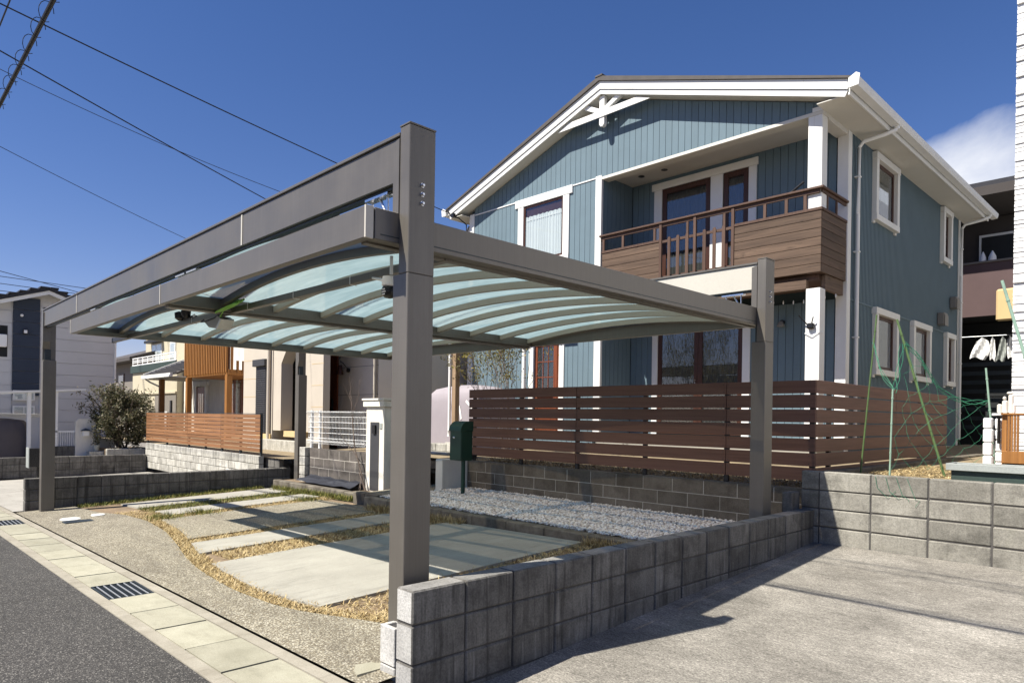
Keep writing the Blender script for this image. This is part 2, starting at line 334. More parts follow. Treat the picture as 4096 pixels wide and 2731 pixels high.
plain('tarp', (.30, .27, .29), .7, .06, 2, 50, .15)
plain('tarp_dark', (.085, .075, .082), .7, .1, 3, 50, .2)
plain('stucco_beige', (.50, .445, .365), .92, .05, 1.5, 130, .3)
plain('stucco_bounce_lit', (.66, .60, .51), .92, .05, 1.5, 130, .3)  # beige stucco lightened so the shaded porch wall carries bounce light
plain('stucco_cream', (.50, .45, .33), .92, .05, 1.5, 110, .2)
plain('wall_grey', (.56, .56, .56), .85, .05, 1.2, 110, .2, objvar=.04)
plain('wall_navy', (.035, .048, .075), .8, .08, 1.5, 110, .2, objvar=.06)
plain('wall_taupe', (.20, .18, .155), .9, .06, 1.5, 90, .2)
plain('wall_dark', (.06, .052, .048), .85, .08, 2, 90, .15)
plain('wall_maroon', (.10, .066, .066), .85, .06, 2, 90, .15)
plain('wall_tan', (.58, .43, .22), .9, .04)
plain('wall_white', (.80, .80, .785), .85, .05, 3, 70, .5, objvar=.13)
plain('shutter_grey', (.05, .05, .053), .5, .06, 3, 60, .05)
plain('steel_dark', (.045, .055, .06), .5, .15, 6, 90, .1, .5)
plain('steel_light', (.45, .46, .46), .45, .1, 6, 90, .1, .6)
plain('sheet_black', (.02, .022, .03), .6, .2, 5, 60, .4)
plain('cloth_white', (.75, .75, .74), .9, .05)
plain('planter_grey', (.30, .32, .30), .6, .12, 5, 60, .2)
plain('planter_green', (.03, .05, .042), .6, .1, 5, 60, .1)
plain('manhole_white', (.78, .77, .72), .7, .06)
plain('rust', (.45, .16, .06), .8, .2, 5, 60, .3)
def leafmat(name, stops):
    t = NT(name); c = t.ramp(t.island(), stops); t.set(c, .55, 0, .35)
    tr = t.n.new('ShaderNodeBsdfTranslucent'); t.l.new(c, tr.inputs['Color']); ms = t.n.new('ShaderNodeMixShader'); ms.inputs[0].default_value = .25; t.l.new(t.b.outputs[0], ms.inputs[1]); t.l.new(tr.outputs[0], ms.inputs[2]); t.l.new(ms.outputs[0], t.out.inputs['Surface'])
leafmat('leaf_olive', [(0, (.04, .045, .02)), (.45, (.095, .098, .045)), (.8, (.18, .16, .095)), (1, (.34, .29, .21))])
leafmat('leaf_yellow', [(0, (.05, .055, .015)), (.5, (.17, .16, .035)), (1, (.42, .33, .07))])
plain('bark', (.10, .075, .055), .9, .25, 12, 90, .5)
plain('twig', (.17, .13, .105), .9, .2, 12, 90, .3)

# ------------------------------------------------------------------ ground, road, gutter, parking floor
def RZ(x): return -1.515 + .0205 * (x + 3.44)                    # street level along X
def GZ(x, y): return RZ(x) + .042 * (y - 2.1)                    # parking floor
def DZ(y):                                                       # neighbour's driveway on the right
    P = [(1.7, -1.53), (2.6, -1.645), (7.82, -1.345), (9, -1.30)]
    for (a, za), (b, zb) in zip(P, P[1:]):
        if y <= b: return za + (zb - za) * (y - a) / (b - a)
    return P[-1][1]
def sheet(name, mat, xs, ys, zf, parent=None):
    V = [(x, y, zf(x, y)) for y in ys for x in xs]; n = len(xs)
    F = [(j * n + i, j * n + i + 1, (j + 1) * n + i + 1, (j + 1) * n + i) for j in range(len(ys) - 1) for i in range(n - 1)]
    return soup(name, V, F, mat, parent)
struct(sheet('ground', 'ground_far', [-400, -60, -30, 0, 400], [-400, 1, 3, 400], lambda x, y: RZ(max(min(x, 20), -70)) - .30))
struct(sheet('road', 'asphalt', [-70, -30, -14, -8, -3, 2, 20], [-9, -3, 1.506], lambda x, y: RZ(x) - .004 - .018 * (1.5 - y)))
struct(soup('road_seam', [(-7.05, -6, RZ(-7.05) - .0015 - .018 * 7.5), (-7.035, -6, RZ(-7.035) - .0015 - .018 * 7.5), (-6.99, 1.5, RZ(-7) - .0015), (-7.005, 1.5, RZ(-7) - .0015)], [(0, 1, 2, 3)], 'mortar_dark'))
# drain gutter: two lips, bed, lids and gratings
gut = struct(thing('gutter', 'roadside drain gutter covered with buff concrete lids', None, (-8, 1.8, RZ(-8) - .25)))
def xbar(name, mat, parent, x0, x1, y0, y1, dz0, dz1, b=.006):
    m = MB().box(x0, x1, y0, y1, 0, 1, b=0); m.v = [(x, y, RZ(x) + (dz0 if z < .5 else dz1)) for x, y, z in m.v]
    return m.build(name, mat, parent, fixn=False)
xbar('gutter_lip', 'gutter_concrete', gut, -45, -2.2, 1.508, 1.598, -.25, .002); xbar('gutter_lip', 'gutter_concrete', gut, -45, -2.2, 1.975, 2.062, -.25, .002)
xbar('gutter_bed', 'mortar_dark', gut, -45, -2.2, 1.598, 1.975, -.30, -.20); xbar('gutter_joint', 'mortar_dark', gut, -45, -2.2, 2.062, 2.088, -.25, -.022)
k = 0; x = -2.875
while x > -30:
    x1 = x - .6; k += 1
    grate = (abs(x + 6.475) < .1) or (abs(x + 12.475) < .1)
    if not grate:
        dz = random.uniform(-.003, .003); m = MB().box(x1 + .0095, x - .0095, 1.609, 1.964, 0, 1, b=0)
        m.v = [(a, b, RZ(a) + (-.11 if c < .5 else dz)) for a, b, c in m.v]
        # finger notch on one end of the lid
        m.build('gutter_lid', 'lid_concrete', gut, fixn=False)
    else:
        g = thing('drain_grate', 'steel grating over the gutter, nearer one' if x > -8 else 'steel grating over the gutter beside the far front post', 'drain grate', ((x + x1) / 2, 1.786, RZ(x1) - .07))
        fr = MB(); z = RZ((x + x1) / 2)
        fr.box(x1 + .008, x - .008, 1.606, 1.622, z - .06, z + .001).box(x1 + .008, x - .008, 1.951, 1.967, z - .06, z + .001).box(x1 + .008, x1 + .024, 1.622, 1.951, z - .06, z + .001).box(x - .024, x - .008, 1.622, 1.951, z - .06, z + .001)
        fr.build('frame', 'steel_dark', g, fixn=False)
        for q in range(6):
            yy = 1.622 + .329 * (q + .5) / 6; bx('bar', 'steel_light', g, x1 + .026, x - .026, yy - .0035, yy + .0035, z - .05, z + .003, b=.0015)
        cb = MB(); n = 30
        for q in range(n): xx = x1 + .03 + .54 * q / (n - 1); cb.box(xx - .004, xx + .004, 1.624, 1.949, z - .05, z - .006)
        cb.build('cross_bars', 'steel_dark', g, fixn=False)
    x = x1
# parking floor: soil bed, exposed-aggregate apron, slabs with grass joints
CUR = [(-14.2, 2.95), (-12.94, 3.03), (-12.2, 3.23), (-11.15, 3.26), (-9.87, 3.12), (-8.78, 2.9), (-7.99, 2.72), (-7.22, 2.58), (-6.65, 2.52), (-6.0, 2.47), (-5.25, 2.50), (-4.9, 2.57), (-4.45, 2.73), (-4.19, 2.81), (-3.29, 3.1)]
def YC(x): return float(np.interp(x, [p[0] for p in CUR], [p[1] for p in CUR]))
struct(sheet('soil_bed', 'soil', list(np.linspace(-14.3, -3.29, 12)), [2.2, 4, 6.3], lambda x, y: GZ(x, y) - .028))
xs = list(np.linspace(-14.2, -3.29, 60)); V = [(x, 2.09, RZ(x)) for x in xs] + [(x, YC(x), GZ(x, YC(x))) for x in xs] + [(x, YC(x), GZ(x, YC(x)) - .06) for x in xs]; n = len(xs)
struct(soup('apron', V, [(i, i + 1, n + i + 1, n + i) for i in range(n - 1)] + [(n + i, n + i + 1, 2 * n + i + 1, 2 * n + i) for i in range(n - 1)], 'aggregate'))
SLABS = [(-7.30, -4.95, .17, 5.96, 'slab_concrete'), (-8.70, -7.95, .16, 5.97, 'slab_concrete'), (-11.10, -9.02, .18, 6.05, 'aggregate'), (-12.20, -11.50, .45, 6.3, 'slab_concrete'), (-13.80, -12.85, .62, 6.5, 'slab_concrete')]
slabs = struct(thing('paving', 'parking floor of concrete and aggregate strips with grass joints', None, (-9, 4, GZ(-9, 4))))
for xa, xb, off, ye, mt in SLABS:
    m = MB(); xx = list(np.linspace(xa, xb, 9)); poly = [(x, YC(x) + off) for x in xx] + [(xb, ye), (xa, ye)]
    N = len(poly); V = [(x, y, GZ(x, y)) for x, y in poly] + [(x, y, GZ(x, y) - .06) for x, y in poly]
    m.add(V, [tuple(range(N)), tuple(range(2 * N - 1, N - 1, -1))] + [(i, i + N, (i + 1) % N + N, (i + 1) % N) for i in range(N)])
    m.build('slab', mt, slabs)
# little lids set in the apron near the far post
for (x, y, r, lab) in [(-12.36, 2.52, .14, 'white round inspection cap set in the apron, nearer of two'), (-12.5, 2.93, .10, 'white round inspection cap set in the apron, farther of two')]:
    z = RZ(x) + .018 * (y - 2.1) * 2; tag(MB().lathe([(r, 0), (r, .012), (r * .93, .02), (r * .9, .02)], (x, y, GZ(x, y) - .002), 20).build('inspection_cap', 'manhole_white'), lab, 'inspection cap')
tag(bx('meter_cover', 'steel_dark', None, -12.12, -11.88, 2.36, 2.74, GZ(-12, 2.5) - .01, GZ(-12, 2.5) + .014), 'dark rectangular water meter cover set in the apron', 'meter cover')
# raised kerb of the planting strip and what lies behind it
kb = struct(thing('kerb', 'weathered concrete kerb between parking floor and gravel bed', None, (-9, 6.1, -1.5)))
def kerb(x0, x1, y0, y1, z0, z1):
    n = max(2, int((x1 - x0) / .6)); e = np.linspace(x0, x1, n + 1)
    for a, b in zip(e, e[1:]): bx('kerb_stone', 'kerb_concrete', kb, a + .002, b - .002, y0 + random.uniform(-.004, .004), y1, z0, z1 + random.uniform(-.006, .004), b=.012)
kerb(-9.55, -3.60, 6.0, 6.16, -1.6, -1.305); kerb(-10.3, -9.56, 6.25, 6.42, -1.65, -1.30); kerb(-13.9, -10.31, 6.50, 6.66, -1.75, -1.385)
struct(sheet('gravel_base', 'garden_soil', [-9.4, -6, -3.3], [6.17, 7, 8.0], lambda x, y: -1.315 + .02 * (y - 6.2)))
struct(sheet('gate_path', 'aggregate', [-10.3, -9.41], [6.43, 8.4], lambda x, y: -1.33 + .03 * (y - 6.5)))
struct(sheet('bed_soil', 'soil', [-13.9, -10.31], [6.67, 8.0], lambda x, y: -1.40))
struct(sheet('garden', 'garden_soil', [-14.2, -9.4, -3.35], [8.14, 10, 12.5], lambda x, y: -.80 + .03 * (y - 8)))
struct(sheet('garden_side', 'garden_soil', [-4.77, -3.1], [12.5, 22], lambda x, y: -.66 + .012 * (y - 12.5)))
struct(sheet('planting_bed', 'garden_soil', [-3.28, -1, 4], [7.94, 9, 24], lambda x, y: -.645 + .006 * (y - 8)))
xs = [-3.13, -2, 0, 6]; ys = [1.7, 2.2, 2.6, 4, 6, 7.81]
struct(sheet('driveway', 'driveway_concrete', xs, ys, lambda x, y: DZ(y)))
# neighbour's parking bay beyond the left wall
struct(sheet('neighbour_bay', 'bay_concrete', [-22.98, -18, -14.46], [2.09, 4, 6.69], lambda x, y: RZ(x) + .02 * (y - 2.1) - .01))
struct(sheet('neighbour_yard', 'garden_soil', [-40, -14.2], [6.86, 12, 30], lambda x, y: -.98 + .002 * (y - 7)))
struct(sheet('far_yard', 'bay_concrete', [-36, -23.2], [2.09, 6.6], lambda x, y: -1.66))

# ------------------------------------------------------------------ block walls
def wall_blocks(root, axis, a0, a1, c0, c1, ztop, courses, L, mat, zbot, jt=.009, offset=0., half=False, bev=.008, widths=None, mort='mortar_dark', proud=False):
    """courses: list of course heights from the top down. axis 'x' runs along X with thickness in Y (c0..c1)."""
    z = ztop
    for r, h in enumerate(courses):
        zl = max(z - h, zbot(0) if callable(zbot) else zbot) if r == len(courses) - 1 else z - h
        st = a0 - (offset + (L / 2 if (half and r % 2) else 0)); e = st
        while e < a1 - .02:
            p, q = max(e, a0), min(e + L, a1)
            if q - p > .03:
                j = random.uniform(0, .0035); bv = bev * random.uniform(.55, 1.5)
                if axis == 'x': bx('block', mat, root, p + jt / 2, q - jt / 2, c0 + j, c1 - j, zl + jt / 2, z - (jt / 2 if r else 0), b=bv)
                else: bx('block', mat, root, c0 + j, c1 - j, p + jt / 2, q - jt / 2, zl + jt / 2, z - (jt / 2 if r else 0), b=bv)
            e += L
        z -= h
    d = .0025 if proud else .012
    if axis == 'x': bx('mortar', mort, root, a0 + .012, a1 - .012, c0 + d + .001, c1 - d - .001, z + .01, ztop - .012, b=0)
    else: bx('mortar', mort, root, c0 + d + .001, c1 - d - .001, a0 + .012, a1 - .012, z + .01, ztop - .012, b=0)
w = thing('block_wall', 'weathered grey block wall running back from the street beside the near carport post', 'wall', (-3.21, 5, -1.8))
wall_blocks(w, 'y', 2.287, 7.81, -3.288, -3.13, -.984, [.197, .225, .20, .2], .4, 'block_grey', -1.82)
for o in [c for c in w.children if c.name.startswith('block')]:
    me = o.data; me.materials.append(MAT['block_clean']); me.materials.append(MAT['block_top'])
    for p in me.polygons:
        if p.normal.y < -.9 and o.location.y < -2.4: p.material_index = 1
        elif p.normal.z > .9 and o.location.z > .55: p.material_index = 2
# hollow stub block in front of the post
h = thing('stub_block', 'short hollow block stub in front of the near carport post', 'block', (-3.37, 2.33, -1.75))
m = MB(); x0, x1, y0, y1 = -3.444, -3.297, 2.289, 2.385
m.box(x0, x1, y0, y0 + .028, -1.455, -1.232, .004).box(x0, x0 + .03, y0 + .028, y1, -1.455, -1.232, .004).box(x1 - .03, x1, y0 + .028, y1, -1.455, -1.232, .004).box(x0, x1, y1, y1 + .012, -1.455, -1.236, .003)
m.build('block', 'block_clean', h, fixn=False); bx('block', 'block_clean', h, x0 - .003, x1, y0 + .002, y1 + .01, -1.75, -1.463, b=.006)
tag(MB().prism([(-3.60, 2.22), (-3.53, 2.17), (-3.45, 2.14), (-3.446, 2.40), (-3.50, 2.39), (-3.54, 2.33), (-3.575, 2.31)], 'z', -1.545, -1.500).build('mortar_spill', 'lid_concrete'), 'pale mortar spill on the apron beside the stub block', 'mortar')
w = thing('block_wall', 'tall sunlit grey block wall at the back of the right driveway', 'wall', (0, 7.9, -1.6))
wall_blocks(w, 'x', -3.29, 3.2, 7.82, 7.94, -.55, [.208, .203, .203, .203, .2], .54, 'block_tall', -1.6, offset=.337, jt=.013)
w = thing('block_wall', 'low dark brown block wall under the brown slat fence behind the gravel', 'wall', (-6.3, 8.06, -1.5))
wall_blocks(w, 'x', -9.33, -3.30, 8.0, 8.13, -.772, [.19, .185, .185, .19], .47, 'block_brown', -1.5, half=True, jt=.007, mort='mortar_pale', proud=True, bev=.003)
w = thing('block_stub', 'small grey block stub in the corner by the tall wall', 'block', (-3.31, 7.7, -1.4)); bx('block', 'block_grey', w, -3.40, -3.292, 7.58, 7.80, -1.02, -.79, b=.008); bx('block', 'block_grey', w, -3.40, -3.292, 7.58, 7.80, -1.4, -1.03, b=.008)
w = thing('block_wall', 'shaded grey block wall behind the far front carport post', 'wall', (-14.37, 5, -2))
wall_blocks(w, 'y', 2.23, 7.1, -14.455, -14.30, -1.18, [.19, .195, .195, .2], .39, 'block_grey', -1.99)
w = thing('block_wall', 'pale sunlit block wall under the orange slat fence', 'wall', (-19, 6.77, -1.9))
wall_blocks(w, 'x', -23.2, -15.05, 6.7, 6.82, -.95, [.19, .19, .19, .2], .39, 'block_pale', -1.75, half=True, jt=.012)
w = thing('block_wall', 'dark low block wall on the far side of the neighbouring parking bay', 'wall', (-23.07, 4.6, -2))
wall_blocks(w, 'y', 2.3, 6.68, -23.15, -23.0, -1.30, [.19, .19, .2], .39, 'block_grey', -1.95)
w = thing('block_wall', 'short low block wall behind the far rear carport post', 'wall', (-15.6, 7.0, -1.7))
wall_blocks(w, 'x', -16.7, -14.46, 6.9, 7.02, -1.0, [.2, .2, .2], .4, 'block_grey', -1.6)

# ------------------------------------------------------------------ carport
cp = thing('carport', 'large bronze aluminium carport with hanging arched roof of pale blue panels', 'carport', (-8.7, 4.8, -1.7))
ZT, ZN = 1.75, .86
def post(x0, x1, y0, y1, out, zb, bolts):
    """out=+1: the tall narrow half stands on the +X side"""
    lo = MB().box(x0, x1, y0, y1, zb, ZN, .004)
    wd_ = .1
    a, b = (x1 - wd_, x1) if out > 0 else (x0, x0 + wd_)
    lo.box(a, b, y0, y1, ZN + .0005, ZT, .004)
    p = lo.build('post', 'bronze', cp, fixn=False)
    bx('cap', 'bronze', p, a - .003, b + .003, y0 - .003, y1 + .003, ZT + .001, ZT + .012, b=.002)
    # bracket cover over the beam end, bevelled at its foot
    i0, i1 = (a - .062, a - .001) if out > 0 else (b + .001, b + .062)
    s = 1 if out > 0 else -1; e0, e1 = (i0, i1) if out > 0 else (i1, i0)
    MB().prism([(e1, 1.685), (e0, 1.67), (e0, 1.18), (e0 + s * .035, 1.05), (e1, 1.05)], 'y', y0 - .006, y0 + .10).build('bracket', 'bronze', p)
    bx('recess_shade', 'steel_dark', p, min(e1, e1 - s * .03), max(e1, e1 - s * .03), y0 + .03, y0 + .12, ZN + .001, 1.049, b=.003)  # dark piece stands for the shade in the post's inner recess
    if bolts:
        for zz in (1.40, 1.345, 1.29): MB().lathe([(.016, 0), (.016, .004), (.011, .004), (.011, .016), (.008, .019)], (x1 - .002, (y0 + y1) / 2, zz), 6, 'x').build('bolt', 'chrome', p)
    return p
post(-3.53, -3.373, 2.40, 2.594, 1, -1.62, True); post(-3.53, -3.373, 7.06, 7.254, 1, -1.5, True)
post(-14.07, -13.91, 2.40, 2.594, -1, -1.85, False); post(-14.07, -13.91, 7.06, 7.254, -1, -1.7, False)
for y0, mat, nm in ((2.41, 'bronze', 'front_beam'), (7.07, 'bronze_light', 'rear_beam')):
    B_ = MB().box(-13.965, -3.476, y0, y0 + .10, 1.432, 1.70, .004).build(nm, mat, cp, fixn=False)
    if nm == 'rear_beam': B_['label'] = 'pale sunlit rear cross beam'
    bx('top_cap', 'bronze', B_, -13.965, -3.476, y0 - .014, y0 + .115, 1.7015, 1.724, b=.003)
    bx('underside_rail', 'steel_dark', B_, -13.9, -3.56, y0 + .025, y0 + .075, 1.412, 1.4315, b=.003)
    for xj in (-11.63, -5.81): bx('joint_strip', 'bronze_light' if nm == 'front_beam' else 'bronze', B_, xj - .012, xj + .012, y0 - .005, y0 - .0005, 1.434, 1.698, b=.001)
# hanger rods between beams and roof frame
for y0 in (2.46, 7.12):
    for xa in (-3.69, -6.98, -7.3, -10.72):
        m = MB(); m.tube([(xa, y0, 1.42), (xa, y0 + .005, 1.232)], .008, 6); m.tube([(xa - .19, y0, 1.42), (xa - .15, y0 + .01, 1.232)], .009, 6); m.tube([(xa - .1, y0, 1.42), (xa, y0 + .02, 1.232)], .009, 6); m.box(xa - .22, xa + .04, y0 - .03, y0 + .03, 1.395, 1.411)
        m.build('hanger', 'chrome' if xa == -3.69 else 'steel_light', cp, smooth=True)
# roof frame
XR, XM, XL, YF0, YB0 = -3.475, -7.13, -10.80, 2.17, 7.30
Z0, Z1 = 1.045, 1.232
fr_ = bx('front_fascia', 'bronze', cp, XM + .008, XR - .012, YF0, YF0 + .06, Z0, Z1, b=.003); bx('front_fascia', 'bronze', cp, XL + .008, XM - .008, YF0, YF0 + .06, Z0, Z1, b=.003)
for xc in (XR - .006, XM, XL): bx('fascia_strip', 'bronze_light', cp, xc - .0075, xc + .0075, YF0 - .004, YF0 + .05, Z0 - .002, Z1 + .002, b=.001)
bx('side_beam', 'bronze', cp, XR - .09, XR, YF0 + .061, YB0, Z0, Z1, b=.003); bx('side_beam', 'bronze', cp, XL, XL + .09, YF0 + .061, YB0, Z0, Z1, b=.003)
bx('side_beam_lip', 'bronze', cp, XR - .15, XR - .091, YF0 + .061, YB0 - .07, Z0 - .012, Z0 + .045, b=.003); bx('side_beam_lip', 'bronze', cp, XL + .091, XL + .15, YF0 + .061, YB0 - .07, Z0 - .012, Z0 + .045, b=.003)
bx('side_beam_groove', 'steel_dark', cp, XR - .0015, XR + .002, YF0 + .1, YB0 - .02, Z0 + .030, Z0 + .036, b=0)
bx('valley_beam', 'bronze', cp, XM - .09, XM + .09, YF0 + .061, YB0 - .06, Z0 - .002, Z1 - .06, b=.004); bx('valley_gutter', 'bronze', cp, XM - .05, XM + .05, YF0 + .061, YB0 - .06, Z0 - .026, Z0 - .0025, b=.004)
bx('rear_frame', 'bronze', cp, XL + .091, XR - .091, YB0 - .06, YB0, Z0 + .01, Z1 - .02, b=.003)
def arch(x, xa, xb, z0, rise): u = (x - xa) / (xb - xa) * 2 - 1; return z0 + rise * (1 - u * u)
def arc_bar(xa, xb, y0, y1, zl, rise, h, name, mat, n=18):
    xs = np.linspace(xa, xb, n); V = []; F = []
    for x in xs:
        z = arch(x, xa, xb, zl, rise); V += [(x, y0, z), (x, y1, z), (x, y1, z + h), (x, y0, z + h)]
    for i in range(n - 1):
        a = i * 4; F += [(a + k, a + (k + 1) % 4, a + 4 + (k + 1) % 4, a + 4 + k) for k in range(4)]
    F += [(3, 2, 1, 0), (4 * n - 4, 4 * n - 3, 4 * n - 2, 4 * n - 1)]
    return MB().add(V, F).build(name, mat, cp)
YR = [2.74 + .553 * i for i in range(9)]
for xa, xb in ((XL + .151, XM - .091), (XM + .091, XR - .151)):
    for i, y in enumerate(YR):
        arc_bar(xa, xb, y - .025, y + .025, 1.088, .122, .062, 'rafter', 'bronze' if i == 0 else 'rafter_metal_lit')  # front rafter stays dark for the beam's shade, the rest have panel light painted in
    ys = [YF0 + .065] + YR + [YB0 - .065]
    for a, b in zip(ys, ys[1:]):
        xs = np.linspace(xa - .045, xb + .045, 18); V = []; F = []
        for x in xs:
            z = arch(x, xa - .045, xb + .045, 1.150, .128); V += [(x, a, z), (x, b, z), (x, b, z + .006), (x, a, z + .006)]
        for i in range(17):
            q = i * 4; F += [(q + k, q + (k + 1) % 4, q + 4 + (k + 1) % 4, q + 4 + k) for k in range(4)]
        F += [(3, 2, 1, 0), (68, 69, 70, 71)]
        MB().add(V, F).build('roof_panel', 'polycarbonate', cp, smooth=True)
bx('tie_bar', 'bronze', cp, -11.42, -3.56, 2.83, 2.885, 1.028, 1.086, b=.003); bx('tie_bar_end', 'steel_dark', cp, -11.445, -11.421, 2.825, 2.89, 1.022, 1.092, b=.004)
for xx in (-4.75, -5.7, -6.66, -8.18):
    m = MB(); m.box(xx - .004, xx + .004, 2.826, 2.8295, 1.024, 1.09).box(xx - .004, xx + .004, 2.826, 2.889, 1.0235, 1.0275); m.build('cable_tie', 'white_plastic', cp, fixn=False)
# security camera hung behind the near post
sc = thing('security_camera', 'white dome security camera with black lens ball hung under the carport roof', 'camera', (-4.1, 2.76, .82))
MB().tube([(-4.08, 2.76, 1.13), (-4.08, 2.76, 1.0)], .012, 8).build('stem', 'white_plastic', sc, smooth=True)
MB().lathe([(.01, .99), (.05, .985), (.055, .96), (.055, .925), (.045, .915)], (-4.10, 2.76, 0), 20).build('body', 'white_plastic', sc, smooth=True)
MB().lathe([(.01, .832), (.035, .838), (.055, .862), (.058, .885), (.05, .912), (.02, .916)], (-4.10, 2.76, 0), 20).build('lens_ball', 'black_plastic', sc, smooth=True)
for q in range(7):
    t_ = q * math.pi * 2 / 6; rr = 0 if q == 6 else .02; MB().lathe([(.0055, 0), (.0055, .003), (.003, .004)], (-4.085 + rr * math.cos(t_) * .8, 2.7, .872 + rr * math.sin(t_)), 8, 'y').build('led', 'white_plastic', sc)
MB().tube([(-4.14, 2.75, .965), (-4.29, 2.74, 1.0)], [.012, .008], 8).build('antenna', 'white_plastic', sc, smooth=True)
# work lamp with its bracket, hanging from the tie bar, and the green cord above it
wl_ = thing('work_lamp', 'grey flood lamp hanging from the tie bar below the green cord', 'lamp', (-7.4, 2.83, .87))
MB().prism([(-7.66, 1.0), (-7.5, .915), (-7.30, .885), (-7.19, .985), (-7.27, 1.015)], 'y', 2.77, 2.90).build('housing', 'grey_plastic', wl_)
MB().prism([(-7.30, .888), (-7.185, .985), (-7.16, .97), (-7.27, .878)], 'y', 2.765, 2.905).build('lens', 'steel_light', wl_)
MB().tube([(-7.72, 2.80, 1.02), (-7.75, 2.78, .995), (-7.6, 2.77, .985), (-7.35, 2.77, 1.0), (-7.24, 2.78, 1.03), (-7.3, 2.83, 1.035)], .009, 6).build('handle', 'black_plastic', wl_, smooth=True)
m = MB()
for q in range(6):
    pts = []
    for s_ in range(25):
        t_ = s_ / 24 * 2 * math.pi; pts.append((-6.86 + .02 * (q % 3) + (.25 + .02 * q * (-1) ** q) * math.cos(t_), 2.70 + .05 * math.sin(t_) + .006 * q, 1.060 + (.016 + .006 * q) * math.sin(t_) + .006 * (q - 3) + .02 * math.cos(t_)))
    m.tube(pts, .0065, 6, False)
m.tube([(-6.9, 2.70, 1.05), (-7.0, 2.72, 1.02), (-7.15, 2.75, .99), (-7.2, 2.79, 1.0)], .005, 6)
tag(m.build('green_cord', 'cord_green', None, smooth=True), 'coiled bright green extension cord resting on the carport tie bar', 'cord')
fl = thing('flood_light', 'small black twin spotlight clamped to the carport tie bar', 'lamp', (-8.35, 2.83, 1.09))
MB().lathe([(.02, 0), (.055, .03), (.06, .09), (.02, .11)], (-8.48, 2.80, 1.075), 12).build('head', 'black_plastic', fl, smooth=True); MB().lathe([(.02, 0), (.05, .03), (.055, .08), (.02, .1)], (-8.28, 2.80, 1.09), 12).build('head', 'black_plastic', fl, smooth=True)
MB().box(-8.55, -8.12, 2.83, 2.87, 1.087, 1.115, .004).build('clamp', 'black_plastic', fl, fixn=False); bx('sticker', 'white_plastic', fl, -8.13, -8.07, 2.822, 2.829, 1.09, 1.12, b=.001)

# ------------------------------------------------------------------ brown slat fences
f = thing('slat_fence', 'long dark brown horizontal slat fence on the low wall in front of the blue house', 'fence', (-6.3, 8.06, -.77))
ROW = [.49 - i * .1705 for i in range(7)]
for i, z in enumerate(ROW):
    for a, b in ((-9.36, -6.845), (-6.838, -4.345), (-4.338, -3.225)):
        bx('slat', 'fence_brown', f, a, b, 8.035, 8.055, z - .152, z + random.uniform(-.002, .002), b=.003)
for xp in (-9.25, -8.065, -6.842, -5.596, -4.35, -3.27): bx('post', 'black_metal', f, xp - .03, xp + .03, 8.058, 8.105, -.771, .46, b=.003)
for xp in (-9.25, -6.87, -6.81, -4.38, -4.31, -3.29):
    m = MB()
    for z in ROW:
        for dz in (.03, .122): m.lathe([(.006, 0), (.006, .003), (.003, .004)], (xp, 8.0315, z - dz), 6, 'y')
    m.build('screws', 'steel_dark', f)
f = thing('slat_fence', 'dark brown slat fence running back along the side of the blue house', 'fence', (-3.24, 11, -.7))
for i, z in enumerate(ROW):
    for a, b in ((8.06, 10.9), (10.907, 13.6)): bx('slat', 'fence_brown_side', f, -3.245, -3.223, a, b, z - .152 - .004 * 0, z, b=.003)
for yp in (8.55, 9.7, 10.9, 12.2, 13.5): bx('post', 'black_metal', f, -3.292, -3.248, yp - .03, yp + .03, -.75, .46, b=.003)
w = struct(bx('bed_edging', 'kerb_concrete', None, -3.28, -3.10, 8.1, 16, -.70, -.57, b=.01))

# ------------------------------------------------------------------ the blue house
HX0, HX1, HY, HB, HR = -14.09, -4.77, 12.05, 21.1, -9.43
ho = thing('blue_house', 'blue-grey boarded two-storey house with white trim and timber balcony', 'house', (HR, 16.5, -.8))
def gab(x): return 7.08 - .3336 * abs(x - HR)
LX, RY = -9.60, 13.2          # inner left wall and back wall of the loggia
m = MB(); m.box(HX0 + .04, HX1 - .04, RY + .045, HB, -.8, 5.51); m.box(HX0 + .04, LX - .04, HY + .045, RY + .045, -.8, 5.51)
m.prism([(HX0 + .04, 5.51), (HX1 - .04, 5.51), (HX1 - .04, 5.52), (HR, 7.04), (HX0 + .04, 5.52)], 'y', HY + .045, HB)
m.build('inner_wall', 'siding_core', ho)
fw = MB().box(HX0 + .02, LX - .02, HY + .036, HY + .044, -.8, 5.3).build('front_wall', 'siding_core', ho, fixn=False)
PT = .1517; GAP = .009
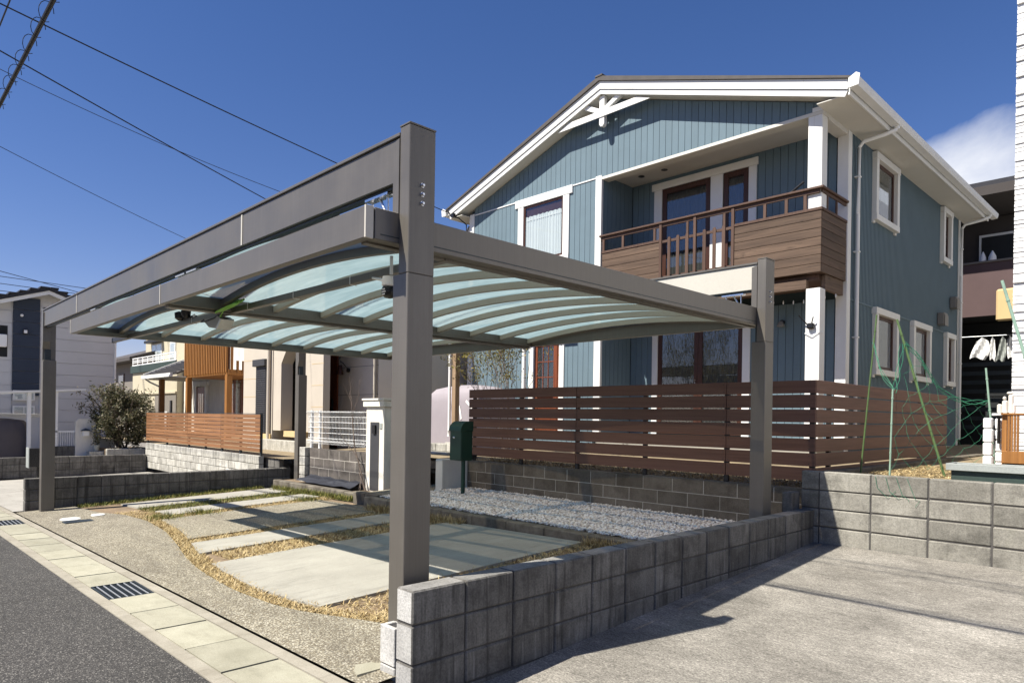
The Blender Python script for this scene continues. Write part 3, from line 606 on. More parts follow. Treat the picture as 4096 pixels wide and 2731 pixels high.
def boards(par, axis, u0, u1, front, zlo, zhi, holes, mat='siding_blue', th=.035, name='siding_board', joined=False, pitch=PT, gap=GAP):
    """vertical boards; axis 'x': face at Y=front looking to -Y; axis 'y': face at X=front looking to +X"""
    n = max(1, round((u1 - u0) / pitch)); d = (u1 - u0) / n; J = MB()
    for i in range(n):
        a, b = u0 + i * d + gap / 2, u0 + (i + 1) * d - gap / 2; c = (a + b) / 2
        za = zlo(c) if callable(zlo) else zlo; za2 = (zlo(a), zlo(b)) if callable(zlo) else (zlo, zlo)
        segs = [(za2[0], za2[1], zhi(a) if callable(zhi) else zhi, zhi(b) if callable(zhi) else zhi)]
        for (h0, h1, k0, k1) in holes:
            if h0 < c < h1:
                new = []
                for (p, q, r, s) in segs:
                    if k0 >= max(r, s) or k1 <= min(p, q): new.append((p, q, r, s)); continue
                    if k0 > min(p, q) + .03: new.append((p, q, k0, k0))
                    if k1 < max(r, s) - .03: new.append((k1, k1, r, s))
                segs = new
        for (p, q, r, s) in segs:
            poly = [(a, p), (b, q), (b, s), (a, r)]
            if joined:
                if axis == 'x': J.prism(poly, 'y', front, front + th)
                else: J.prism(poly, 'x', front, front - th)
            else:
                (MB().prism(poly, 'y', front, front + th) if axis == 'x' else MB().prism(poly, 'x', front, front - th)).build(name, mat, par)
    if joined: return J.build(name, mat, par)
WIN_UP = (-12.20, -10.64, 3.80, 5.25); DOOR = (-11.62, -10.78, -.5, 2.15)
boards(fw, 'x', HX0 + .17, LX - .17, HY, -.55, lambda x: gab(x) - .01, [WIN_UP, DOOR])
boards(fw, 'x', LX - .17, HX1 - .02, HY, 5.40, lambda x: gab(x) - .01, [])
# loggia and porch inside walls
iw = MB().box(LX - .02, HX1 - .03, RY + .036, RY + .044, -.8, 5.5).build('loggia_wall', 'siding_core', ho, fixn=False)
boards(iw, 'x', LX + .01, HX1 - .2, RY, 3.0, 5.50, [(-8.95, -6.60, 2.9, 5.3)]); boards(iw, 'x', LX + .01, HX1 - .2, RY, -.55, 2.30, [(-8.95, -6.60, -.5, 2.2)])
boards(iw, 'y', HY + .06, RY, LX, -.55, 5.49, [], name='siding_board')
# side wall: narrow ribbed cladding, too fine to pick apart
sw = MB().box(HX1 - .044, HX1 - .036, RY, HB, -.8, 5.38).build('side_wall', 'siding_core', ho, fixn=False)
SW = [(14.56, 15.82, 4.05, 5.25), (19.36, 20.02, 4.05, 5.25), (14.66, 15.9, 1.0, 2.2), (17.08, 18.3, 1.0, 2.2), (19.78, 20.46, 1.0, 2.2)]
o = boards(sw, 'y', RY + .15, HB, HX1, -.55, 5.39, SW, joined=True, pitch=.0758, gap=.030, name='ribbed_cladding', th=.03)  # wide gaps over the dark core put shade into this wall's tone
bx('cladding_trim', 'siding_blue', sw, HX1 - .01, HX1 + .012, RY + .15, HB, 2.28, 2.315, b=.003)
# foundations
bx('plinth', 'render_cream', ho, HX0 - .01, LX, HY - .012, HY + .2, -.8, -.56); bx('plinth', 'render_cream', ho, HX1 - .2, HX1 + .012, RY, HB, -.8, -.56); bx('porch_floor', 'bay_concrete', ho, LX, HX1, HY - .1, RY, -.8, -.45)
# white boards at corners and opening
for (x0, x1, z0, z1) in ((HX0, HX0 + .17, -.55, 5.44), (-9.77, -9.60, 2.5, 5.435), (-9.757, -9.57, -.5, 2.495)): bx('corner_board', 'white_trim', ho, x0, x1, HY - .022, HY + .05, z0, z1)
bx('corner_board', 'white_trim', ho, HX0 - .02, HX0 - .001, HY - .02, HY + .15, -.55, 5.35)
bx('corner_board', 'white_trim', ho, -4.947, HX1 + .02, RY - .03, RY + .0, -.55, 5.44); bx('corner_board', 'white_trim', ho, HX1 + .001, HX1 + .022, RY + .001, RY + .14, -.55, 5.38)
bx('corner_board', 'white_trim', ho, HX1 + .001, HX1 + .022, HB - .16, HB, -.55, 5.38)
bx('belt_strip', 'white_trim', ho, -13.91, -9.775, HY - .016, HY - .001, 5.385, 5.415, b=.003)
bx('lintel', 'soffit', ho, LX, HX1, HY - .012, HY + .23, 5.335, 5.398, b=.004); bx('loggia_ceiling', 'soffit', ho, LX, HX1, HY + .23, RY, 5.44, 5.50, b=.002)
bx('side_lintel', 'soffit', ho, HX1 - .22, HX1, HY + .23, RY, 5.30, 5.438, b=.004)
for xx in (-9.02, -8.42): MB().lathe([(.07, 0), (.07, .02), (.055, .02)], (xx, 12.72, 5.432), 20).build('downlight', 'black_plastic', ho)
# corner posts (upper and lower storey)
for z0, z1 in ((3.66, 5.334), (-.46, 2.33)):
    p = bx('corner_post', 'white_trim', ho, -5.03, -4.785, HY - .004, HY + .225, z0, z1, b=.006); bx('seam', 'soffit', p, -4.93, -4.926, HY - .0065, HY - .0035, z0 + .01, z1 - .01, b=0)
bx('post_cap', 'white_trim', ho, -4.96, -4.77, HY - .014, HY + .2, 5.399, 5.47, b=.004)
def window(par, axis, face, u0, u1, z0, z1, tw=.13, cap=.03, frame='frame_brown', curtain=None, panes=1, bars=0, sw_=.055, depth=1, sill=True, trim='white_trim', pj=.028):
    """white casing round a brown sash; axis 'x' looks to -Y, 'y' looks to +X"""
    def B(name, mat, p, a, b, d0, d1, c, d, bev=.003):
        return bx(name, mat, p, a, b, face - d1, face - d0, c, d, b=bev) if axis == 'x' else bx(name, mat, p, face + d0, face + d1, a, b, c, d, b=bev)
    w = B('window', frame, par, u0, u1, -.034, -.030, z0, z1, 0)
    if trim:
        B('casing', trim, w, u0 - tw, u0, -.03, pj, z0 - (0 if sill else .0), z1, .004); B('casing', trim, w, u1, u1 + tw, -.03, pj, z0, z1, .004)
        B('head_casing', trim, w, u0 - tw - cap, u1 + tw + cap, -.03, pj + .008, z1, z1 + tw, .004)
        if sill: B('sill', trim, w, u0 - tw - .0, u1 + tw + .0, -.03, pj + .008, z0 - tw * .9, z0, .004); B('casing_foot', trim, w, u0 - tw, u0 - tw + .1, -.03, .032, z0 - tw * .9 - .05, z0 - tw * .9, .003); B('casing_foot', trim, w, u1 + tw - .1, u1 + tw, -.03, .032, z0 - tw * .9 - .05, z0 - tw * .9, .003)
    e = (u1 - u0) / panes
    for i in range(panes):
        a, b = u0 + i * e, u0 + (i + 1) * e
        s = B('sash', frame, w, a + .002, a + sw_, -.028, .008, z0 + .002, z1 - .002); B('sash', frame, w, b - sw_, b - .002, -.028, .008, z0 + .002, z1 - .002)
        B('sash', frame, w, a + sw_ + .0005, b - sw_ - .0005, -.028, .006, z1 - sw_, z1 - .002); B('sash', frame, w, a + sw_ + .0005, b - sw_ - .0005, -.028, .006, z0 + .002, z0 + sw_)
        B('pane', 'glass', w, a + sw_ + .001, b - sw_ - .001, -.010, -.006, z0 + sw_ + .001, z1 - sw_ - .001, 0)
        for q in range(bars):
            zz = z0 + sw_ + (z1 - z0 - 2 * sw_) * (q + 1) / (bars + 1); B('glazing_bar', frame, w, a + sw_ + .001, b - sw_ - .001, -.005, .005, zz - .012, zz + .012, .002)
        if curtain:
            ztop = z1 - sw_ - .004; zb = z0 + sw_ + .002
            if curtain == 'half': ztop = z1 - (z1 - z0) * .19
            nn = int((b - a) / .008); us = np.linspace(a + sw_ + .004, b - sw_ - .004, nn); V = []; F = []
            ph = random.random() * 6
            for k_, u in enumerate(us):
                dd = -.0205 + .0085 * math.sin(u * 78 + ph + 2.2 * math.sin(u * 11)) ; dt = .022 * abs(math.sin(u * 23 + ph)) if curtain == 'half' else 0
                for zz in (zb, ztop + dt - .02): V.append((u, face - dd, zz) if axis == 'x' else (face + dd, u, zz))
            F = [(2 * k_, 2 * k_ + 2, 2 * k_ + 3, 2 * k_ + 1) for k_ in range(nn - 1)]
            MB().add(V, F).build('curtain', 'curtain_white' if curtain != 'dark' else 'curtain_dark', w, smooth=True)
            if curtain == 'half': B('curtain_rod', 'white_paint', w, a + sw_ + .02, b - sw_ - .02, -.0145, -.0115, z1 - (z1 - z0) * .27, z1 - (z1 - z0) * .27 + .018, .001)
    return w
window(ho, 'x', HY, -12.05, -10.74, 3.84, 5.235, tw=.19, cap=.10, curtain='half')
for (y0, y1, z0, z1) in SW: window(ho, 'y', HX1, y0 + .06, y1 - .06, z0 + .08, z1 - .03, tw=.13, cap=.02, curtain='dark', sw_=.075, pj=.085)
# loggia doors upstairs, terrace doors below, front door
bx('door_casing', 'white_trim', ho, -9.04, -6.50, RY - .04, RY - .001, 5.20, 5.355); 
for a, b in ((-8.98, -8.775), (-7.56, -7.275), (-6.70, -6.53)): bx('door_casing', 'white_trim', ho, a, b, RY - .03, RY + .001, 2.98, 5.199)
window(ho, 'x', RY, -8.77, -7.57, 3.0, 5.195, curtain='dark', sw_=.11, trim=None); window(ho, 'x', RY, -7.265, -6.708, 3.0, 5.195, curtain='dark', sw_=.11, trim=None)
for a, b in ((-8.98, -8.835), (-6.785, -6.62)): bx('door_casing', 'white_trim', ho, a, b, RY - .03, RY + .001, -.45, 2.21)
bx('door_casing', 'white_trim', ho, -9.02, -6.58, RY - .04, RY - .001, 2.211, 2.35)
window(ho, 'x', RY, -8.83, -6.79, -.3, 2.205, panes=2, curtain='dark', sw_=.10, trim=None)
MB().tube([(-7.86, RY - .02, .88), (-7.86, RY - .045, .88), (-7.86, RY - .045, .80)], .012, 6).build('door_handle', 'chrome', ho, smooth=True)
d = bx('front_door', 'door_red', ho, -11.60, -10.80, HY - .015, HY + .02, -.45, 2.12)
for a, b in ((-11.79, -11.605), (-10.795, -10.64)): bx('door_casing', 'white_trim', d, a, b, HY - .03, HY + .03, -.45, 2.26)
bx('door_frame', 'door_red', d, -11.56, -11.48, HY - .032, HY - .0155, -.4, 2.1); bx('door_frame', 'door_red', d, -10.96, -10.84, HY - .032, HY - .0155, -.4, 2.1); bx('door_frame', 'door_red', d, -11.479, -10.961, HY - .032, HY - .0155, .50, .66)
bx('interior', 'interior', d, -11.478, -10.962, HY - .0155, HY - .0152, .66, 2.1, b=0); bx('pane', 'glass', d, -11.478, -10.962, HY - .022, HY - .019, .661, 2.1, b=0)
for xx in (-11.30, -11.13): bx('glazing_bar', 'door_red', d, xx - .012, xx + .012, HY - .030, HY - .0225, .661, 2.1, b=.002)
for zz in (.98, 1.35, 1.72): bx('glazing_bar', 'door_red', d, -11.478, -10.962, HY - .029, HY - .0226, zz - .012, zz + .012, b=.002)
MB().tube([(-10.62, HY - .06, -.4), (-10.62, HY - .06, 2.4)], .03, 10).build('downpipe', 'white_paint', ho, smooth=True) if False else None
MB().tube([(-11.68, 11.75, -.6), (-11.68, 11.75, 2.3)], .05, 12).build('porch_pole', 'white_paint', ho, smooth=True)
bx('porch_canopy', 'white_trim', ho, -12.2, -10.4, 11.6, HY - .03, 2.3, 2.42)
# wall lights and small fittings
wlp = MB().lathe([(.05, 0), (.05, .03), (.02, .05)], (-5.95, RY - .05, 1.95), 12, 'y').build('wall_light', 'black_metal', ho, smooth=True); MB().lathe([(.035, 0), (.075, -.08), (.07, -.10)], (-5.95, RY - .1, 1.96), 14).build('lamp_shade', 'grey_plastic', wlp, smooth=True)
for i in range(9): MB().lathe([(.004, 0), (.014, -.03), (.010, -.06), (.003, -.075)], (-6.25 + i * .19, 12.6, 2.27 + .02 * math.sin(i)), 8).build('string_bulb', 'white_plastic', ho, smooth=True)
ml = MB().box(-4.98, -4.86, HY - .09, HY - .005, 1.62, 1.72, .02).build('motion_light', 'black_plastic', ho, fixn=False)
MB().tube([(-4.98, HY - .05, 1.70), (-5.1, HY - .12, 1.86)], .012, 6).build('arm', 'black_plastic', ml); MB().tube([(-4.9, HY - .05, 1.72), (-4.86, HY - .09, 1.82)], .01, 6).build('arm', 'black_plastic', ml)
MB().tube([(-5.03, HY - .02, 1.55), (-4.92, HY - .035, 1.50), (-4.80, HY - .02, 1.55), (-4.76, HY + .1, 1.57)], .008, 6).build('cable', 'white_plastic', ml, smooth=True)
for (y, z) in ((19.25, 2.42), (20.35, 2.95)):
    v = bx('vent_hood', 'grey_plastic', ho, HX1 + .001, HX1 + .16, y - .16, y + .16, z, z + .30, b=.02); bx('vent_lip', 'grey_plastic', v, HX1 + .161, HX1 + .175, y - .15, y + .15, z - .02, z + .24, b=.004)
# balcony: boards, rails, balusters
ba = MB().box(LX + .02, -4.80, HY - .02, RY - .03, 2.60, 2.96).build('balcony', 'dark_timber', ho, fixn=False)
YBF = 12.0
def brd(x0, x1, n=7):
    for i in range(n):
        z1 = 3.655 - i * .1522; bx('board', 'balcony_board', ba, x0, x1, YBF - .002, YBF + .022, z1 - .146, z1, b=.004)
brd(-9.53, -8.04); brd(-6.375, -4.762)
for i in range(7):
    z1 = 3.655 - i * .1522; bx('board', 'balcony_board_side', ba, -4.785, -4.76, YBF + .024, RY - .06, z1 - .146, z1, b=.004)
bx('backing', 'dark_timber', ba, -9.52, -8.04, YBF + .025, YBF + .045, 2.60, 3.65, b=0); bx('backing', 'dark_timber', ba, -6.37, -4.80, YBF + .025, YBF + .045, 2.60, 3.65, b=0); bx('backing', 'dark_timber', ba, -4.81, -4.788, YBF + .05, RY - .07, 2.60, 3.65, b=0)
bx('top_rail', 'dark_timber', ba, -9.60, -4.72, YBF - .04, YBF + .08, 4.03, 4.07, b=.006); bx('under_rail', 'dark_timber', ba, -9.58, -4.80, YBF + .0, YBF + .04, 3.965, 4.028, b=.004)
bx('top_rail', 'dark_timber', ba, -4.84, -4.725, YBF + .081, RY - .04, 4.03, 4.07, b=.006); bx('under_rail', 'dark_timber', ba, -4.80, -4.765, YBF + .045, RY - .05, 3.975, 4.028, b=.004)
bx('mid_rail', 'dark_timber', ba, -9.54, -8.04, YBF - .015, YBF + .05, 3.66, 3.712, b=.005); bx('mid_rail', 'dark_timber', ba, -6.375, -4.75, YBF - .015, YBF + .05, 3.66, 3.712, b=.005); bx('mid_rail', 'dark_timber', ba, -4.81, -4.745, YBF + .051, RY - .05, 3.66, 3.712, b=.005)
for xx in (-9.50, -8.975, -8.165, -5.785, -5.385, -5.05): bx('stile', 'dark_timber', ba, xx - .028, xx + .028, YBF + .0, YBF + .035, 3.713, 3.964, b=.003)
for yy in (12.3, 12.72): bx('stile', 'dark_timber', ba, -4.80, -4.77, yy - .025, yy + .025, 3.713, 3.974, b=.003)
for xx in (-8.008, -7.214, -6.404): bx('rail_post', 'dark_timber', ba, xx - .03, xx + .03, YBF - .02, YBF + .03, 2.60, 4.029, b=.004)
bx('baluster_rail', 'dark_timber', ba, -7.975, -7.248, YBF + .0, YBF + .03, 3.63, 3.685, b=.004); bx('baluster_rail', 'dark_timber', ba, -7.18, -6.436, YBF + .0, YBF + .03, 3.63, 3.685, b=.004)
for xx in (-7.80, -7.595, -7.385, -7.0, -6.785, -6.59):
    MB().prism([(xx - .034, 2.62), (xx + .034, 2.62), (xx + .034, 3.70), (xx + .02, 3.73), (xx - .02, 3.73), (xx - .034, 3.70)], 'y', YBF - .018, YBF - .001).build('baluster', 'dark_timber', ba)
for xx in (-7.39, -6.59): bx('stile', 'dark_timber', ba, xx - .025, xx + .025, YBF + .001, YBF + .03, 3.686, 3.964, b=.003)
bx('floor_beam', 'balcony_board', ba, -9.5, -5.035, HY + .02, HY + .12, 2.34, 2.50, b=.004); bx('floor_beam', 'balcony_board_side', ba, -4.86, -4.79, HY + .23, RY - .1, 2.33, 2.592, b=.004)
bx('soffit_board', 'dark_timber', ba, -9.55, -4.87, HY + .121, RY - .04, 2.50, 2.59, b=0)
# small telescope-like bracket on the rail
MB().tube([(-5.36, YBF + .1, 4.09), (-5.12, YBF + .12, 4.25)], .022, 8).build('dish_arm', 'black_plastic', ba)
# roof: slab, ridge, fascias, soffits, gutters
rf = thing('roof_holder', None, None, (0, 0, 0)); bpy.data.objects.remove(rf)
OV = 5.285; YO, YE = 11.66, 21.62
ztop = lambda x, d: 7.344 - .3336 * abs(x - HR) + d
roof = MB()
roof.prism([(HR - OV, ztop(HR - OV, .012)), (HR, ztop(HR, .012)), (HR + OV, ztop(HR + OV, .012)), (HR + OV, ztop(HR + OV, .05)), (HR, ztop(HR, .115)), (HR - OV, ztop(HR - OV, .05))], 'y', YO, YE)
ro = roof.build('roof', 'roof_slate', ho)
bx('verge_cap', 'roof_slate', ro, HR - .10, HR + .10, YO - .012, YE, ztop(HR, .085), ztop(HR, .135), b=.01)
for sgn in (-1, 1):
    for dt, db, yy in ((.008, -.158, 11.70), (-.166, -.262, 11.722)):
        xe = HR + sgn * 5.175
        P_ = [(HR, ztop(HR, dt)), (xe, ztop(xe, dt)), (xe - sgn * (.0 if dt > 0 else .05), ztop(xe, db)), (HR, ztop(HR, db))]
        f_ = MB().prism(P_, 'y', yy, yy + .03).build('rake_fascia', 'white_trim', ro)
    for xj in ((-1.05, -4.1) if sgn < 0 else (.42, 4.45)):
        xx = HR + xj; MB().prism([(xx - .003, ztop(xx, 0)), (xx + .003, ztop(xx, 0)), (xx + .003, ztop(xx, -.155)), (xx - .003, ztop(xx, -.155))], 'y', 11.6985, 11.6995).build('fascia_joint', 'soffit', ro)
    # rake soffit between fascia and gable boards
    xe = HR + sgn * 5.12; MB().prism([(HR, ztop(HR, -.255)), (xe, ztop(xe, -.255)), (xe, ztop(xe, -.235)), (HR, ztop(HR, -.235))], 'y', 11.753, 12.16).build('rake_soffit', 'soffit', ro)
    # eaves
    xa, xb = HR + sgn * 4.66, HR + sgn * 5.17
    bx('eave_soffit', 'soffit', ro, min(xa, xb), max(xa, xb), 11.753, YE - .05, 5.385, 5.40, b=0)
    bx('eave_fascia', 'white_trim', ro, min(xb, xb + sgn * .03), max(xb, xb + sgn * .03), 11.735, YE - .03, 5.372, 5.60, b=.004)
    g0, g1 = HR + sgn * 5.212, HR + sgn * 5.37
    pr = [(g0, 5.57), (g0, 5.455), (g0 + sgn * .02, 5.445), (g1 - sgn * .02, 5.455), (g1, 5.50), (g1 + sgn * .012, 5.575), (g1 - sgn * .006, 5.575), (g1 - sgn * .02, 5.51), (g1 - sgn * .03, 5.475), (g0 + sgn * .02, 5.47), (g0 + sgn * .012, 5.57)]
    MB().prism(pr, 'y', 11.64, 21.8).build('eave_gutter', 'white_trim', ro)
    MB().prism([(g0, 5.60), (g0, 5.44), (g1, 5.45), (g1 + sgn * .02, 5.62), (g1 - sgn * .04, 5.66)], 'y', 11.625, 11.639).build('gutter_end', 'white_trim', ro)
# gable truss ornament
def stick(p, q, w_, name): MB().bar((p[0], 11.82, p[1]), (q[0], 11.82, q[1]), .09, w_).build(name, 'white_trim', ro)
MB().prism([(-9.497, 7.06), (-9.363, 7.06), (-9.363, 6.45), (-9.40, 6.40), (-9.46, 6.40), (-9.497, 6.45)], 'y', 11.785, 11.885).build('king_post', 'white_trim', ro)
MB().prism([(-10.70, 6.60), (-8.16, 6.60), (-8.50, 6.735), (-10.36, 6.735)], 'y', 11.765, 11.784).build('collar_beam', 'white_trim', ro)
stick((-9.50, 6.74), (-9.93, 6.96), .10, 'strut'); stick((-9.36, 6.74), (-8.93, 6.96), .10, 'strut')
# downpipes
for y in (13.54, 21.0):
    m = MB(); m.tube([(-4.14, y + .25, 5.46), (-4.14, y + .22, 5.38), (-4.30, y + .12, 5.31), (-4.62, y, 5.24), (-4.70, y, 5.14), (-4.70, y, 3.9), (-4.70, y, 2.3), (-4.70, y, -.4)], .036, 10)
    dp = m.build('downpipe', 'white_paint', ho, smooth=True)
    MB().lathe([(.05, 0), (.055, .05), (.045, .07)], (-4.14, y + .25, 5.40), 12).build('hopper', 'white_paint', dp, smooth=True)
    for zz in (4.6, 3.2, 1.6, .3): bx('pipe_clip', 'white_paint', dp, -4.766, -4.66, y - .045, y + .045, zz - .012, zz + .012, b=.003)
# cable entry under the left eave
m = MB(); m.tube([(-14.6, 11.64, 5.62), (-14.45, 11.66, 5.40), (-14.3, 11.8, 5.36), (-14.2, 12.0, 5.2), (-14.22, 12.02, 4.95), (-14.12, 12.03, 5.15)], .018, 6); m.box(-14.40, -14.30, 11.62, 11.70, 5.36, 5.46)
m.build('cable_entry', 'black_plastic', ho, smooth=True); bx('junction_box', 'render_cream', ho, -14.30, -14.12, 12.1, 12.3, 4.95, 5.15)

# ------------------------------------------------------------------ mailbox, low pillar, gate pillar, mesh fence
mb = thing('mailbox', 'dark green post-mounted mailbox with rounded hood beside the brown fence', 'mailbox', (-8.65, 7.31, -1.27))
m = MB(); x0, x1, y0, y1 = -8.90, -8.59, 7.22, 7.47
m.box(x0 + .008, x1 - .008, y0 + .012, y1, -.72, -.235, .006); m.build('body', 'mail_green', mb, fixn=False)
bx('door', 'mail_green', mb, x0 + .012, x1 - .012, y0, y0 + .0115, -.71, -.225, b=.004)
pr = [(y0 - .015, -.235)] + [(y0 - .015 + .165 * (1 - math.cos(t_)), -.235 + .165 * math.sin(t_)) for t_ in np.linspace(.15, math.pi / 2, 9)] + [(y1 + .005, -.07), (y1 + .005, -.235)]
MB().prism(pr, 'x', x0, x1).build('hood', 'mail_green', mb, smooth=True)
MB().lathe([(.018, 0), (.018, -.006), (.010, -.008), (.012, -.02), (.004, -.024)], (-8.775, y0 - .001, -.34), 12, 'y').build('knob', 'chrome', mb, smooth=True)
MB().tube([(-8.665, 7.33, -1.34), (-8.665, 7.33, -.721)], .035, 12).build('pole', 'mail_green', mb, smooth=True)
bx('wall_arm', 'black_metal', mb, -8.70, -8.63, 7.471, 7.60, -.70, -.63)
tag(MB().box(-9.52, -9.33, 7.42, 8.0, -1.4, -.742, .008).build('low_pillar', 'render_cream', None, fixn=False), 'low cream rendered wall end behind the mailbox', 'wall')
gp_ = thing('gate_pillar', 'cream rendered gate pillar with capping and a dark intercom niche', 'pillar', (-10.8, 7.1, -1.4))
bx('shaft', 'render_cream', gp_, -11.10, -10.505, 7.0, 7.22, -1.41, .16, b=.006); bx('cap', 'render_cream', gp_, -11.15, -10.46, 6.955, 7.265, .161, .275, b=.008); bx('cap', 'render_cream', gp_, -11.17, -10.44, 6.935, 7.285, .276, .315, b=.008)
bx('niche', 'shutter_grey', gp_, -10.945, -10.66, 6.99, 6.9995, -1.38, -.12, b=.002); bx('intercom', 'black_plastic', gp_, -10.84, -10.74, 6.955, 6.989, -.33, -.17, b=.006); bx('nameplate', 'planter_grey', gp_, -10.635, -10.56, 6.988, 6.9995, -.24, -.14, b=.002)
w = thing('block_wall', 'dark brown block wall under the white mesh fence', 'wall', (-12.2, 7.1, -1.5)); wall_blocks(w, 'x', -13.27, -11.12, 7.0, 7.12, -.70, [.195, .195, .195, .2], .4, 'block_charcoal', -1.5, half=True, jt=.008, mort='mortar_pale', proud=True, bev=.003)
w = thing('block_pier', 'pale block pier at the left end of the mesh fence wall', 'wall', (-13.4, 7.0, -1.5))
z = -.68
for k in range(4): bx('block', 'block_pale', w, -13.52, -13.285, 6.9, 7.1, z - .19, z - .006, b=.006); z -= .195
mf = thing('mesh_fence', 'white welded wire mesh fence panel left of the gate pillar', 'fence', (-12.2, 7.06, -.7))
for xx in (-13.3, -12.95): bx('post', 'white_paint', mf, xx - .025, xx + .025, 7.04, 7.09, -.70, .09, b=.004)
pn = MB(); x0, x1 = -13.38, -11.12
for k in range(int((x1 - x0) / .055)):
    xx = x0 + .055 * k; pn.tube([(xx, 7.03, .04), (xx, 7.0, .075), (xx, 6.97, .05), (xx, 7.03, -.04), (xx, 7.03, -.52), (xx, 6.975, -.55), (xx, 7.0, -.6), (xx, 7.03, -.575)], .0048, 4, False)
for zz in (.06, -.04, -.15, -.26, -.37, -.48, -.55): pn.tube([(x0, 7.024, zz), (x1, 7.024, zz)], .0055, 4, False)
pn.build('wire_panel', 'white_paint', mf)
tag(soup('weed_sheet', [(-13.2 + .26 * i + random.uniform(-.03, .03), 6.66 + .11 * j, -1.37 + random.uniform(0, .05) + .03 * j) for j in range(4) for i in range(9)], [(j * 9 + i, j * 9 + i + 1, j * 9 + i + 10, j * 9 + i + 9) for j in range(3) for i in range(8)], 'sheet_black'), 'crumpled black weed sheet on the bed below the mesh fence', 'sheet')
# dead climbing plant on the gate pillar
def twigs(m, p, d, l, r, depth, spread=.6):
    p = Vector(p); d = Vector(d).normalized(); pts = [p]; rad = [r]
    for k in range(4):
        d = (d + Vector((random.uniform(-1, 1), random.uniform(-1, 1), random.uniform(-.5, .8))) * .22).normalized(); p = p + d * l / 4; pts.append(p); rad.append(r * (1 - .16 * (k + 1)))
    m.tube(pts, rad, 5)
    tips = [pts[-1]]
    if depth > 0:
        for k in range(3):
            q = pts[2 + k % 3]; dd = (d + Vector((random.uniform(-1, 1), random.uniform(-1, 1), random.uniform(-.6, 1))) * spread).normalized()
            tips += twigs(m, q, dd, l * .62, r * .55, depth - 1, spread)
    return tips
m = MB(); random.seed(11)
m.tube([(-10.98, 6.93, -1.4), (-11.05, 6.9, -1.2), (-11.1, 6.9, -1.05), (-11.3, 6.88, -.6), (-11.42, 6.9, -.1), (-11.38, 6.9, .1), (-11.2, 6.9, .4)], [.022, .02, .016, .012, .008, .007, .004], 6)
tp = twigs(m, (-11.42, 6.9, -.1), (-.2, 0, 1), .5, .006, 2) + twigs(m, (-11.2, 6.88, -.8), (-.5, -.2, .6), .6, .008, 2) + twigs(m, (-11.1, 6.86, -1.05), (.5, -.1, -.6), .4, .008, 1) + twigs(m, (-11.22, 6.9, .35), (.1, 0, 1), .25, .004, 2)
vine = thing('dead_vine', 'leafless climbing plant leaning against the gate pillar', 'plant', (-11.1, 6.9, -1.4)); m.build('stems', 'twig', vine)
# ------------------------------------------------------------------ scattered stuff: pebbles, straw, weeds
def pebbles(name, n, xr, yr, zf, s0, s1, mat, label, cat, inside=None):
    ph = (1 + 5 ** .5) / 2; I = np.array([(-1, ph, 0), (1, ph, 0), (-1, -ph, 0), (1, -ph, 0), (0, -1, ph), (0, 1, ph), (0, -1, -ph), (0, 1, -ph), (ph, 0, -1), (ph, 0, 1), (-ph, 0, -1), (-ph, 0, 1)]) / math.sqrt(1 + ph * ph)
    T = np.array([(0, 11, 5), (0, 5, 1), (0, 1, 7), (0, 7, 10), (0, 10, 11), (1, 5, 9), (5, 11, 4), (11, 10, 2), (10, 7, 6), (7, 1, 8), (3, 9, 4), (3, 4, 2), (3, 2, 6), (3, 6, 8), (3, 8, 9), (4, 9, 5), (2, 4, 11), (6, 2, 10), (8, 6, 7), (9, 8, 1)])
    x = rng.uniform(*xr, n); y = rng.uniform(*yr, n)
    if inside is not None: k = inside(x, y); x, y = x[k], y[k]; n = len(x)
    s = rng.uniform(s0, s1, n); sc_ = np.stack([s * rng.uniform(.8, 1.4, n), s * rng.uniform(.8, 1.3, n), s * rng.uniform(.55, .95, n)], -1)
    P = I[None] * (1 + rng.uniform(-.18, .18, (n, 12, 1))) * sc_[:, None]
    a = rng.uniform(0, 6.28, n); ca, sa = np.cos(a)[:, None], np.sin(a)[:, None]; b = rng.uniform(-.6, .6, n); cb, sb = np.cos(b)[:, None], np.sin(b)[:, None]
    X, Y, Z = P[..., 0], P[..., 1], P[..., 2]; X, Z = X * cb - Z * sb, X * sb + Z * cb; X, Y = X * ca - Y * sa, X * sa + Y * ca
    z = np.array([zf(p, q) for p, q in zip(x, y)]) + rng.uniform(-.3, 1.1, n) * s
    V = np.stack([X + x[:, None], Y + y[:, None], Z + z[:, None]], -1).reshape(-1, 3); F = (T[None] + (np.arange(n) * 12)[:, None, None]).reshape(-1, 3)
    return tag(soup(name, V, F, mat, None, (float(x.mean()), float(y.mean()), float(z.min())), True), label, cat, None, 'stuff')
pebbles('gravel', 26000, (-9.35, -3.32), (6.17, 7.99), lambda x, y: -1.30 + .02 * (y - 6.2), .0105, .0205, 'pebble', 'bed of pale pinkish white pebbles below the low brown block wall', 'gravel')
